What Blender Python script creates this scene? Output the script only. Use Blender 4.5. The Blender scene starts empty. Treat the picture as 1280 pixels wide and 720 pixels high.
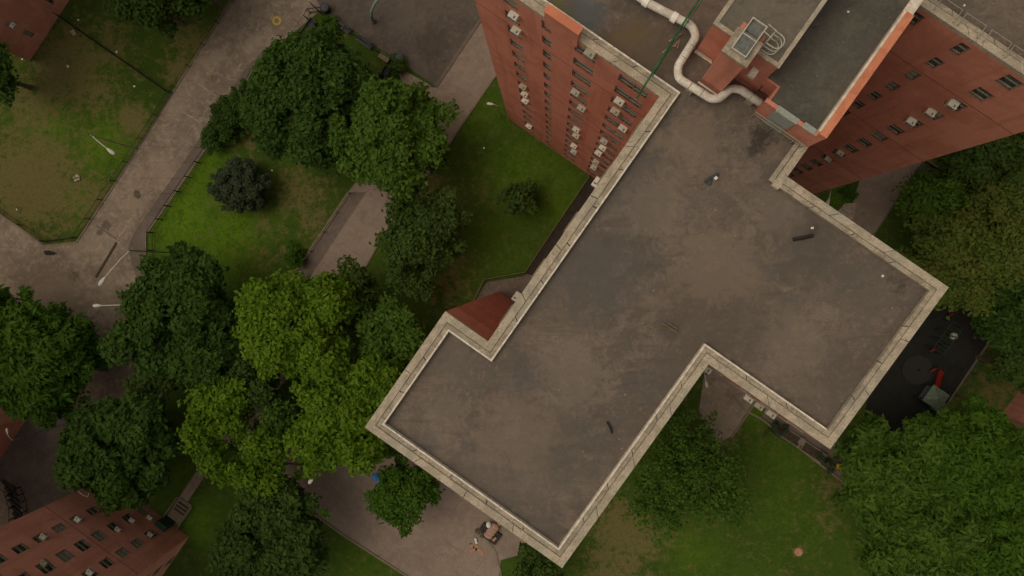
import bpy, bmesh, math, random
import numpy as np
from mathutils import Vector, Matrix, noise
random.seed(7)
PI = math.pi
sc = bpy.context.scene
COL = sc.collection
# ------------------------------------------------------------------ camera model
F, D, H = 950.0, 79.0, 40.0          # focal length in px of a 1280 frame, camera height, roof height
nc = Vector(((690-640)/F, -(340-360)/F, -1.0)).normalized()   # nadir direction in camera space
Q = nc.rotation_difference(Vector((0, 0, -1)))
cam = bpy.data.cameras.new('camera'); camo = bpy.data.objects.new('camera', cam); COL.objects.link(camo)
camo.location = (0, 0, D); camo.rotation_mode = 'QUATERNION'; camo.rotation_quaternion = Q
cam.sensor_width = 36; cam.lens = 36*F/1280; cam.clip_end = 6000; cam.clip_start = 0.5
sc.camera = camo
def at(px, py, z=0.0):
    d = Q @ Vector(((px-640)/F, -(py-360)/F, -1.0)); s = (D-z)/-d.z
    return Vector((d.x*s, d.y*s, z))
A55 = math.radians(55)
U = Vector((math.cos(A55), math.sin(A55), 0)); V = Vector((math.sin(A55), -math.cos(A55), 0))
def uv(u, v, z=0.0): return U*u + V*v + Vector((0, 0, z))
def touv(p): return (p.dot(U), p.dot(V))

# ------------------------------------------------------------------ world and light
w = bpy.data.worlds.new("World"); sc.world = w; w.use_nodes = True
nt = w.node_tree; bg = nt.nodes['Background']
sky = nt.nodes.new('ShaderNodeTexSky'); sky.sky_type = 'NISHITA'; sky.sun_disc = False
SUN_EL, SUN_DIR = math.radians(65), Vector((-0.82*0.85-0.57*0.42, 0.57*0.85-0.82*0.42, 0)).normalized()
sky.sun_elevation = SUN_EL; sky.sun_rotation = math.atan2(SUN_DIR.x, SUN_DIR.y)
sky.air_density = 1.0; sky.dust_density = 5.0; sky.ozone_density = 1.0
hs = nt.nodes.new('ShaderNodeHueSaturation'); hs.inputs['Saturation'].default_value = 0.30       # an overcast sky: the blue is mostly gone
tn = nt.nodes.new('ShaderNodeMix'); tn.data_type = 'RGBA'; tn.blend_type = 'MULTIPLY'; tn.inputs[0].default_value = 1.0; tn.inputs[7].default_value = (1.0, 0.93, 0.77, 1)
nt.links.new(sky.outputs[0], hs.inputs['Color']); nt.links.new(hs.outputs[0], tn.inputs[6]); nt.links.new(tn.outputs[2], bg.inputs[0]); bg.inputs[1].default_value = 0.155
ld = bpy.data.lights.new('sun', 'SUN'); lo = bpy.data.objects.new('sun', ld); COL.objects.link(lo)
ld.energy = 0.42; ld.angle = math.radians(45); ld.color = (1.0, 0.86, 0.68)
dirv = Vector((SUN_DIR.x*math.cos(SUN_EL), SUN_DIR.y*math.cos(SUN_EL), math.sin(SUN_EL)))
lo.rotation_euler = dirv.to_track_quat('Z', 'Y').to_euler()
sc.view_settings.view_transform = 'Standard'; sc.view_settings.look = 'None'
sc.view_settings.gamma = 1; sc.view_settings.use_curve_mapping = False
sc.view_settings.exposure = -0.44
try:
    sc.cycles.max_bounces = 5; sc.cycles.diffuse_bounces = 3; sc.cycles.use_denoising = True
except Exception: pass

# ------------------------------------------------------------------ materials
def newmat(name, rough=0.85, spec=0.3):
    m = bpy.data.materials.new(name); m.use_nodes = True
    b = m.node_tree.nodes['Principled BSDF']; b.inputs['Roughness'].default_value = rough
    b.inputs['Specular IOR Level'].default_value = spec
    return m, m.node_tree, b
class NB:
    """small node builder"""
    def __init__(s, nt): s.nt = nt; s.co = nt.nodes.new('ShaderNodeTexCoord').outputs['Object']
    def n(s, t): return s.nt.nodes.new(t)
    def put(s, sock, v):
        if isinstance(v, bpy.types.NodeSocket): s.nt.links.new(v, sock)
        else: sock.default_value = v
    def noise(s, scale, detail=4, rough=0.55, dist=0.0, vec=None):
        k = s.n('ShaderNodeTexNoise'); k.inputs['Scale'].default_value = scale; k.inputs['Detail'].default_value = detail
        k.inputs['Roughness'].default_value = rough; k.inputs['Distortion'].default_value = dist
        s.nt.links.new(vec or s.co, k.inputs['Vector']); return k.outputs['Fac']
    def ramp(s, f, a, b, ca=0.0, cb=1.0):
        k = s.n('ShaderNodeMapRange'); k.inputs[1].default_value = a; k.inputs[2].default_value = b
        k.inputs[3].default_value = ca; k.inputs[4].default_value = cb; k.interpolation_type = 'SMOOTHSTEP'
        s.put(k.inputs[0], f); return k.outputs[0]
    def mix(s, f, a, b, mode='MIX'):
        k = s.n('ShaderNodeMix'); k.data_type = 'RGBA'; k.blend_type = mode
        s.put(k.inputs[0], f)
        for sock, v in ((k.inputs[6], a), (k.inputs[7], b)):
            if isinstance(v, tuple): v = (*v[:3], 1)
            s.put(sock, v)
        return k.outputs[2]
    def math(s, op, a, b=0.0):
        k = s.n('ShaderNodeMath'); k.operation = op; s.put(k.inputs[0], a); s.put(k.inputs[1], b); return k.outputs[0]
    def mapping(s, rot=0.0, scale=(1, 1, 1)):
        k = s.n('ShaderNodeMapping'); k.inputs['Rotation'].default_value = (0, 0, rot); k.inputs['Scale'].default_value = scale
        s.nt.links.new(s.co, k.inputs['Vector']); return k.outputs[0]
    def attr(s, name):
        k = s.n('ShaderNodeAttribute'); k.attribute_name = name; return k
    def stain(s, p, r, soft=0.5, nz=None):
        d = s.n('ShaderNodeVectorMath'); d.operation = 'DISTANCE'
        s.nt.links.new(s.co, d.inputs[0]); d.inputs[1].default_value = tuple(p)
        o = s.math('DIVIDE', d.outputs['Value'], r)
        if nz is not None: o = s.math('ADD', o, s.math('MULTIPLY', s.math('SUBTRACT', nz, 0.5), 2.4))
        return s.ramp(o, 1.0-soft, 1.0, 1.0, 0.0)
    def bump(s, bsdf, h, dist=0.02, strength=0.5):
        k = s.n('ShaderNodeBump'); k.inputs['Distance'].default_value = dist; k.inputs['Strength'].default_value = strength
        s.nt.links.new(h, k.inputs['Height']); s.nt.links.new(k.outputs[0], bsdf.inputs['Normal'])
def plain(name, col, rough=0.6, var=0.15, scale=6, metal=0.0):
    m, t, b = newmat(name, rough); nb = NB(t); b.inputs['Metallic'].default_value = metal
    f = nb.noise(scale, 5, 0.65)
    c = nb.mix(nb.ramp(f, 0.3, 0.7), tuple(x*(1-var) for x in col), tuple(min(1, x*(1+var)) for x in col))
    nb.nt.links.new(c, b.inputs['Base Color']); return m
M = {}
def roof_mat(name, c1, c2, c3, stains=(), seam=0.03):
    m, t, b = newmat(name, 0.92, 0.2); nb = NB(t)
    big = nb.noise(0.16, 6, 0.62, 0.6); med = nb.noise(0.9, 8, 0.7, 0.4); fine = nb.noise(14, 4, 0.75)
    c = nb.mix(nb.ramp(big, 0.42, 0.58), c1, c2)
    c = nb.mix(nb.math('MULTIPLY', nb.ramp(med, 0.49, 0.60), 0.6), c, c3)
    hue = nb.noise(0.6, 5, 0.7, 0.5); c = nb.mix(nb.math('MULTIPLY', nb.ramp(hue, 0.5, 0.6), 0.5), c, (c1[0]*.92, c1[1]*1.04, c1[2]*1.12))
    sc_ = nb.noise(1.1, 9, 0.8, 1.6); c = nb.mix(nb.math('MULTIPLY', nb.ramp(sc_, 0.55, 0.62), 0.4), c, tuple(x*0.62 for x in c2))
    mv = nb.mapping(-A55, (0.35, 2.2, 1)); st = nb.noise(1.0, 6, 0.7, 0.3, mv)      # drag marks along the felt
    c = nb.mix(nb.math('MULTIPLY', nb.ramp(st, 0.53, 0.62), 0.35), c, tuple(x*0.68 for x in c1))
    c = nb.mix(nb.math('MULTIPLY', nb.ramp(fine, 0.47, 0.62), 0.22), c, tuple(x*0.6 for x in c2))
    lf = nb.noise(4.0, 7, 0.85); l2 = nb.noise(2.2, 8, 0.85, 1.0)
    c = nb.mix(nb.math('MULTIPLY', nb.ramp(l2, 0.52, 0.62), 0.38), c, tuple(x*0.62 for x in c1))
    c = nb.mix(nb.math('MULTIPLY', nb.ramp(lf, 0.52, 0.64), 0.25), c, tuple(min(1, x*1.7) for x in c3))
    # felt laps, a metre apart
    wv = nb.n('ShaderNodeTexWave'); wv.wave_type = 'BANDS'; wv.bands_direction = 'X'; wv.inputs['Scale'].default_value = 0.31
    wv.inputs['Distortion'].default_value = 0.35; wv.inputs['Detail'].default_value = 2
    nb.nt.links.new(nb.mapping(-A55), wv.inputs['Vector'])
    c = nb.mix(nb.math('MULTIPLY', nb.ramp(wv.outputs['Fac'], 0.97, 1.0), seam), c, tuple(x*0.3 for x in c1))
    sp = nb.n('ShaderNodeTexVoronoi'); sp.inputs['Scale'].default_value = 0.9; nb.nt.links.new(nb.co, sp.inputs['Vector'])
    c = nb.mix(nb.math('MULTIPLY', nb.ramp(sp.outputs['Distance'], 0.035, 0.06, 1.0, 0.0), 0.5), c, (0.3, 0.27, 0.22))
    nz = nb.noise(1.6, 6, 0.7, 0.8)
    for p, r, col, s in stains:
        c = nb.mix(nb.math('MULTIPLY', nb.stain(p, r, 0.6, nz), s), c, col)
    nb.nt.links.new(c, b.inputs['Base Color']); nb.bump(b, fine, 0.01, 0.6); return m
DK = (0.03, 0.024, 0.02)
M['deck'] = roof_mat('roof_felt', (0.105, 0.083, 0.069), (0.140, 0.107, 0.085), (0.178, 0.136, 0.106), [
    (at(955, 172, H), .95, DK, 0.8), (at(942, 192, H), .5, DK, .5), (at(758, 302, H), .6, DK, .6), (at(590, 437, H), .55, DK, .8),
    (at(880, 405, H), 3.5, (.09, .068, .052), .5), (at(700, 330, H), 4, (.10, .083, .07), .5), (at(1010, 310, H), 2.6, (.085, .07, .056), .6),
    (at(800, 60, H), 3.2, (.085, .06, .04), .7), (at(790, 40, H), 1.2, (.13, .09, .04), .5), (at(730, 10, H), 1.6, (.07, .09, .1), .6), (at(700, 8, H), 1.1, (.10, .10, .03), .6),
    (at(620, 620, H), 4, (.12, .1, .085), .4), (at(835, 560, H), 3, (.10, .078, .06), .6), (at(560, 450, H), 2.0, (.12, .10, .085), .5),
    (at(690, 250, H), 2.4, (.095, .081, .07), .4), (at(770, 225, H), 3.2, (.095, .083, .073), .5), (at(760, 335, H), 2.6, (.088, .078, .07), .5), (at(930, 395, H), 3.4, (.09, .074, .06), .5),
    (at(850, 480, H), 3.0, (.092, .076, .062), .5), (at(700, 560, H), 2.4, (.09, .077, .066), .5), (at(1040, 470, H), 2.6, (.098, .078, .06), .5), (at(660, 470, H), 1.6, (.085, .075, .067), .5), (at(1090, 360, H), 2.2, (.095, .08, .068), .5),
    (at(560, 520, H), 1.8, (.20, .155, .12), .4), (at(720, 470, H), 2.6, (.20, .155, .12), .45), (at(820, 260, H), 2.4, (.19, .148, .115), .4), (at(970, 260, H), 2.0, (.18, .14, .11), .45), (at(1000, 430, H), 2.4, (.195, .15, .115), .4),
    (at(762, 540, H), .35, DK, .8), (at(1020, 290, H), .6, (.07, .045, .03), .7), (at(497, 500, H), .5, DK, .5), (at(912, 285, H), .35, DK, .6), (at(668, 395, H), .3, DK, .7), (at(840, 412, H), .7, (.08, .065, .05), .6), (at(1130, 350, H), .9, DK, .45), (at(985, 470, H), .4, DK, .5),
    (at(870, 170, H), 2.4, (.19, .14, .095), .5), (at(900, 330, H), 3.0, (.19, .14, .10), .5), (at(640, 540, H), 3.0, (.18, .135, .10), .5)])
M['deck_dark'] = roof_mat('dark_membrane', (0.07, 0.064, 0.054), (0.088, 0.078, 0.062), (0.115, 0.10, 0.08), seam=0.05)
M['deck_mid'] = roof_mat('grey_membrane', (0.115, 0.10, 0.08), (0.145, 0.122, 0.095), (0.17, 0.14, 0.11), seam=0.04)
def tone_by_object(m, lo, hi):
    t = m.node_tree; b = t.nodes['Principled BSDF']; src = b.inputs['Base Color'].links[0].from_socket; nb = NB(t)
    k = nb.n('ShaderNodeObjectInfo').outputs['Random']; c = nb.mix(1.0, src, nb.mix(k, (lo, lo*.97, lo*.9), (hi, hi, hi)), 'MULTIPLY'); t.links.new(c, b.inputs['Base Color'])
def brick_mat(name, c1, c2, mortar=(0.30, 0.22, 0.17)):
    m, t, b = newmat(name, 0.9, 0.2); nb = NB(t)
    tc = nb.n('ShaderNodeUVMap'); tc.uv_map = 'UVMap'
    br = nb.n('ShaderNodeTexBrick'); br.inputs['Scale'].default_value = 1.0
    br.inputs['Brick Width'].default_value = 0.215; br.inputs['Row Height'].default_value = 0.075; br.inputs['Mortar Size'].default_value = 0.008
    br.inputs['Color1'].default_value = (*c1, 1); br.inputs['Color2'].default_value = (*c2, 1); br.inputs['Mortar'].default_value = (*mortar, 1)
    nb.nt.links.new(tc.outputs[0], br.inputs['Vector'])
    a = nb.noise(0.35, 6, 0.65, 0.4); c = nb.mix(nb.math('MULTIPLY', nb.ramp(a, 0.45, 0.6), 0.5), br.outputs[0], tuple(x*0.72 for x in c1))
    g = nb.noise(2.5, 5, 0.7); c = nb.mix(nb.math('MULTIPLY', nb.ramp(g, 0.5, 0.8), 0.35), c, tuple(x*1.35 for x in c2))
    vs = nb.n('ShaderNodeMapping'); vs.inputs['Scale'].default_value = (1.6, 1.6, 0.09); nb.nt.links.new(nb.co, vs.inputs['Vector'])
    s2 = nb.noise(1.0, 5, 0.6, 0.2, vs.outputs[0])                 # rain streaks down the wall
    c = nb.mix(nb.math('MULTIPLY', nb.ramp(s2, 0.5, 0.62), 0.4), c, tuple(x*0.7 for x in c1))
    nb.nt.links.new(c, b.inputs['Base Color']); return m
M['brick'] = brick_mat('red_brick', (0.53, 0.185, 0.120), (0.58, 0.212, 0.138), (0.50, 0.27, 0.20))
M['brick_top'] = brick_mat('terracotta_coping', (0.54, 0.165, 0.085), (0.60, 0.20, 0.105), (0.5, 0.27, 0.18))
M['brick2'] = brick_mat('pink_red_brick', (0.56, 0.215, 0.150), (0.61, 0.24, 0.17), (0.5, 0.3, 0.22))
M['joint'] = plain('joint_sealant', (0.15, 0.06, 0.045), 0.8)
def coping_mat(name, c1, c2):
    m, t, b = newmat(name, 0.85, 0.25); nb = NB(t)
    a = nb.noise(1.2, 8, 0.72, 0.5); f = nb.noise(9, 6, 0.8); g = nb.noise(0.4, 4, 0.6)
    c = nb.mix(nb.ramp(a, 0.42, 0.58), c1, c2)
    c = nb.mix(nb.math('MULTIPLY', nb.ramp(f, 0.51, 0.60), 0.5), c, tuple(x*0.45 for x in c1)); h_ = nb.noise(3.0, 8, 0.85, 1.5)
    c = nb.mix(nb.math('MULTIPLY', nb.ramp(h_, 0.53, 0.60), 0.5), c, tuple(x*0.5 for x in c1))
    c = nb.mix(nb.math('MULTIPLY', nb.ramp(g, 0.45, 0.7), 0.35), c, (0.27, 0.26, 0.22))
    mv = nb.mapping(-A55, (0.25, 5, 1)); s = nb.noise(1.5, 5, 0.7, 0.2, mv)
    c = nb.mix(nb.math('MULTIPLY', nb.ramp(s, 0.5, 0.75), 0.3), c, tuple(x*0.6 for x in c1))
    nb.nt.links.new(c, b.inputs['Base Color']); nb.bump(b, f, 0.02, 0.5); return m
M['coping'] = coping_mat('limestone_coping', (0.33, 0.270, 0.198), (0.45, 0.370, 0.272))
M['coping_in'] = coping_mat('inner_coping', (0.27, 0.22, 0.163), (0.40, 0.325, 0.24))
M['flash'] = plain('pale_flashing', (0.58, 0.50, 0.41), 0.6, 0.25, 4)
M['clamp'] = plain('joint_plate', (0.27, 0.21, 0.15), 0.8, 0.3, 12)
M['frame'] = plain('window_frame', (0.21, 0.205, 0.165), 0.5, 0.2)
M['sill'] = plain('window_sill', (0.20, 0.15, 0.115), 0.8, 0.2)
m, t, b = newmat('window_glass', 0.12, 0.6); nb = NB(t)
oi = nb.n('ShaderNodeObjectInfo').outputs['Random']
gl = nb.mix(nb.ramp(nb.noise(1.3, 3), .4, .6), (0.016, 0.022, 0.014), (0.09, 0.10, 0.07))
gl = nb.mix(nb.math('GREATER_THAN', oi, 0.62), gl, nb.mix(oi, (0.05, 0.06, 0.045), (0.26, 0.25, 0.19)))      # blinds and curtains behind some panes
nb.nt.links.new(gl, b.inputs['Base Color']); M['glass'] = m
M['ac'] = plain('enamel_casing', (0.62, 0.58, 0.5), 0.5, 0.12); M['ac2'] = plain('yellowed_casing', (0.46, 0.40, 0.31), 0.6, 0.15)
tone_by_object(M['ac'], .55, 1.05); tone_by_object(M['ac2'], .6, 1.1)
M['grille'] = plain('dark_grille', (0.12, 0.11, 0.10), 0.7)
M['duct'] = coping_mat('duct_wrap', (0.60, 0.52, 0.44), (0.74, 0.67, 0.58))
M['duct_band'] = plain('duct_band', (0.78, 0.72, 0.64), 0.5)
M['green_paint'] = plain('green_paint', (0.026, 0.085, 0.038), 0.7, 0.5, 2)
M['steel'] = plain('galvanised_steel', (0.42, 0.38, 0.32), 0.5, 0.2)
M['black'] = plain('black_paint', (0.016, 0.013, 0.011), 0.6, 0.3)
M['darkgrey'] = plain('dark_grey_paint', (0.045, 0.05, 0.055), 0.6, 0.3)
M['lampwhite'] = plain('lamp_enamel', (0.46, 0.44, 0.36), 0.5, 0.1)
M['lampgrey'] = plain('lamp_pole_grey', (0.27, 0.23, 0.175), 0.5, 0.1)
M['bark'] = plain('bark', (0.10, 0.075, 0.05), 0.95, 0.4, 5)
M['soil'] = plain('soil', (0.05, 0.036, 0.024), 1.0, 0.4, 4)
M['white'] = plain('white_plastic', (0.62, 0.6, 0.55), 0.6, 0.1); M['tan'] = plain('tan_cloth', (0.34, 0.21, 0.15), 0.9, 0.25)
M['cardboard'] = plain('cardboard', (0.36, 0.19, 0.11), 0.9, 0.2); M['blue'] = plain('blue_tarp', (0.03, 0.16, 0.40), 0.5, 0.2)
M['red'] = plain('red_plastic', (0.17, 0.014, 0.010), 0.4, 0.2); M['yellow'] = plain('yellow_paint', (0.42, 0.26, 0.03), 0.5, 0.2)
M['palegreen'] = plain('pale_green_metal', (0.17, 0.24, 0.17), 0.5, 0.2); M['rail_brown'] = plain('weathered_rail', (0.15, 0.105, 0.055), 0.7, 0.3)
M['greydoor'] = plain('grey_door', (0.27, 0.28, 0.25), 0.5, 0.12); M['skyglass'] = plain('skylight_glass', (0.13, 0.13, 0.12), 0.15, 0.25)
M['darkgreen'] = plain('dark_green_door', (0.012, 0.035, 0.02), 0.6)

def pave_mat(name, c1, c2, c3, stains=(), crack=0.35, slab=0.0):
    m, t, b = newmat(name, 0.93, 0.2); nb = NB(t)
    a = nb.noise(0.22, 7, 0.65, 0.7); d = nb.noise(1.4, 7, 0.75, 0.5); f = nb.noise(11, 4, 0.8)
    c = nb.mix(nb.ramp(a, 0.42, 0.58), c1, c2)
    c = nb.mix(nb.math('MULTIPLY', nb.ramp(d, 0.49, 0.60), 0.65), c, c3)
    e_ = nb.noise(0.8, 8, 0.8, 1.2); c = nb.mix(nb.math('MULTIPLY', nb.ramp(e_, 0.53, 0.61), 0.45), c, tuple(x*0.7 for x in c1))
    c = nb.mix(nb.math('MULTIPLY', nb.ramp(f, 0.5, 0.6), 0.3), c, tuple(x*0.6 for x in c1))
    vo = nb.n('ShaderNodeTexVoronoi'); vo.feature = 'DISTANCE_TO_EDGE'; vo.inputs['Scale'].default_value = 0.28
    wob = nb.n('ShaderNodeVectorMath'); wob.operation = 'ADD'
    nn = nb.n('ShaderNodeTexNoise'); nn.inputs['Scale'].default_value = 0.8; nn.inputs['Detail'].default_value = 5; nb.nt.links.new(nb.co, nn.inputs['Vector'])
    nb.nt.links.new(nb.co, wob.inputs[0]); nb.nt.links.new(nn.outputs['Color'], wob.inputs[1]); nb.nt.links.new(wob.outputs[0], vo.inputs['Vector'])
    cm = nb.math('MULTIPLY', nb.ramp(vo.outputs['Distance'], 0.0, 0.015, 1.0, 0.0), nb.ramp(nb.noise(0.3, 2), 0.45, 0.6))
    c = nb.mix(nb.math('MULTIPLY', cm, crack), c, tuple(x*0.35 for x in c1))
    if slab:
        mp = nb.mapping(-A55, (1, 1, 1)); br = nb.n('ShaderNodeTexBrick'); br.offset = 0.0; br.inputs['Scale'].default_value = 1.0
        br.inputs['Brick Width'].default_value = 3.4; br.inputs['Row Height'].default_value = 2.3; br.inputs['Mortar Size'].default_value = 0.035
        br.inputs['Mortar Smooth'].default_value = 0.4; nb.nt.links.new(mp, br.inputs['Vector'])
        br.inputs['Color1'].default_value = (0.75, 0.75, 0.75, 1); br.inputs['Color2'].default_value = (1, 1, 1, 1); br.inputs['Mortar'].default_value = (0.5, 0.5, 0.5, 1)
        c = nb.mix(slab, c, br.outputs[0], 'MULTIPLY')
    nz = nb.noise(1.3, 6, 0.7, 0.6)
    for p, r, col, s in stains:
        c = nb.mix(nb.math('MULTIPLY', nb.stain(p, r, 0.5, nz), s), c, col)
    nb.nt.links.new(c, b.inputs['Base Color']); nb.bump(b, f, 0.01, 0.5); return m
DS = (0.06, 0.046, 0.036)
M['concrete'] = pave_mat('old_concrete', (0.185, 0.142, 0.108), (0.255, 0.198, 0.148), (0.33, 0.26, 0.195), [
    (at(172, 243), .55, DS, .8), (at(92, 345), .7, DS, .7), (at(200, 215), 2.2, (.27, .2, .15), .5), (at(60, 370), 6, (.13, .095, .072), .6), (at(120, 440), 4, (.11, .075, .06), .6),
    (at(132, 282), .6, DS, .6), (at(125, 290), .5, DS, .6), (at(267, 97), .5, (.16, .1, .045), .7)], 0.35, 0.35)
M['walk'] = pave_mat('walkway_concrete', (0.225, 0.168, 0.132), (0.26, 0.197, 0.156), (0.29, 0.22, 0.175), crack=0.2, slab=0.3)
M['walk_dark'] = pave_mat('dark_paving', (0.125, 0.095, 0.08), (0.15, 0.115, 0.095), (0.17, 0.13, 0.105), crack=0.3)
M['asphalt'] = pave_mat('asphalt', (0.085, 0.068, 0.058), (0.105, 0.084, 0.068), (0.125, 0.10, 0.082), [
    (at(540, 55), 2.2, (.055, .045, .038), .6), (at(500, 20), 2.0, (.12, .1, .08), .5)], crack=0.3)
M['kerb'] = pave_mat('kerb_stone', (0.16, 0.125, 0.09), (0.20, 0.155, 0.11), (0.24, 0.185, 0.13), crack=0.0)
M['rubber'] = pave_mat('black_rubber', (0.015, 0.015, 0.013), (0.019, 0.019, 0.016), (0.024, 0.023, 0.020), crack=0.0)
M['joint_pale'] = plain('pale_joint', (0.30, 0.235, 0.18), 0.9, 0.3, 3)
# grass
m, t, b = newmat('lawn', 1.0, 0.1); nb = NB(t)
big = nb.noise(0.12, 6, 0.65, 0.4); med = nb.noise(0.9, 7, 0.75, 0.4); fine = nb.noise(7, 5, 0.85); tuft = nb.noise(2.6, 6, 0.8, 0.6)
c = nb.mix(nb.ramp(big, 0.35, 0.65), (0.036, 0.064, 0.009), (0.050, 0.090, 0.010))
c = nb.mix(nb.math('MULTIPLY', nb.ramp(med, 0.45, 0.7), 0.5), c, (0.075, 0.088, 0.016))
lush = nb.attr('lush').outputs['Fac']
c = nb.mix(nb.math('MULTIPLY', lush, nb.ramp(med, 0.25, 0.55)), c, (0.095, 0.180, 0.007))
bare = nb.attr('bare').outputs['Fac']
b2 = nb.noise(2.0, 8, 0.85, 0.5)
bm_ = nb.math('MULTIPLY', nb.ramp(nb.math('ADD', nb.math('ADD', bare, nb.math('MULTIPLY', nb.math('SUBTRACT', med, 0.5), 2.4)), nb.math('MULTIPLY', nb.math('SUBTRACT', b2, 0.5), 2.2)), 0.12, 0.60), 0.88)
c = nb.mix(bm_, c, nb.mix(nb.ramp(tuft, 0.45, 0.56), (0.115, 0.098, 0.032), (0.20, 0.152, 0.066)))
c = nb.mix(nb.math('MULTIPLY', nb.ramp(tuft, 0.49, 0.58), 0.42), c, (0.030, 0.045, 0.008))
c = nb.mix(nb.math('MULTIPLY', nb.ramp(fine, 0.5, 0.6), 0.35), c, (0.024, 0.034, 0.006))
nb.nt.links.new(c, b.inputs['Base Color']); nb.bump(b, fine, 0.06, 0.7); M['grass'] = m
def leaf_mat(name, c1, c2, c3):
    m, t, b = newmat(name, 0.75, 0.15); nb = NB(t)
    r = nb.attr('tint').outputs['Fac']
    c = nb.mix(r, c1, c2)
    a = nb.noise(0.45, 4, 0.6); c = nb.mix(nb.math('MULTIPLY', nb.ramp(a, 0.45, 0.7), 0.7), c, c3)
    nb.nt.links.new(c, b.inputs['Base Color'])
    tr = nb.n('ShaderNodeBsdfTranslucent'); nb.nt.links.new(c, tr.inputs[0])
    mx = nb.n('ShaderNodeMixShader'); mx.inputs[0].default_value = 0.32
    nb.nt.links.new(b.outputs[0], mx.inputs[1]); nb.nt.links.new(tr.outputs[0], mx.inputs[2])
    nb.nt.links.new(mx.outputs[0], t.nodes['Material Output'].inputs['Surface']); return m
LM = {
 'dark': leaf_mat('leaf_dark', (0.025, 0.055, 0.008), (0.064, 0.118, 0.016), (0.042, 0.090, 0.012)),
 'mid': leaf_mat('leaf_mid', (0.040, 0.082, 0.009), (0.098, 0.172, 0.020), (0.066, 0.128, 0.014)),
 'yellow': leaf_mat('leaf_yellow', (0.052, 0.105, 0.006), (0.140, 0.230, 0.012), (0.088, 0.172, 0.010)),
 'bright': leaf_mat('leaf_bright', (0.030, 0.075, 0.006), (0.075, 0.155, 0.012), (0.055, 0.115, 0.009)),
 'blue': leaf_mat('leaf_bluish', (0.034, 0.048, 0.024), (0.085, 0.11, 0.055), (0.06, 0.082, 0.038)),
 'deep': leaf_mat('leaf_deep', (0.030, 0.058, 0.010), (0.076, 0.120, 0.020), (0.052, 0.095, 0.014)),
 'rust': leaf_mat('leaf_rusty', (0.055, 0.088, 0.014), (0.125, 0.168, 0.026), (0.135, 0.130, 0.026)),
}

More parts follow.
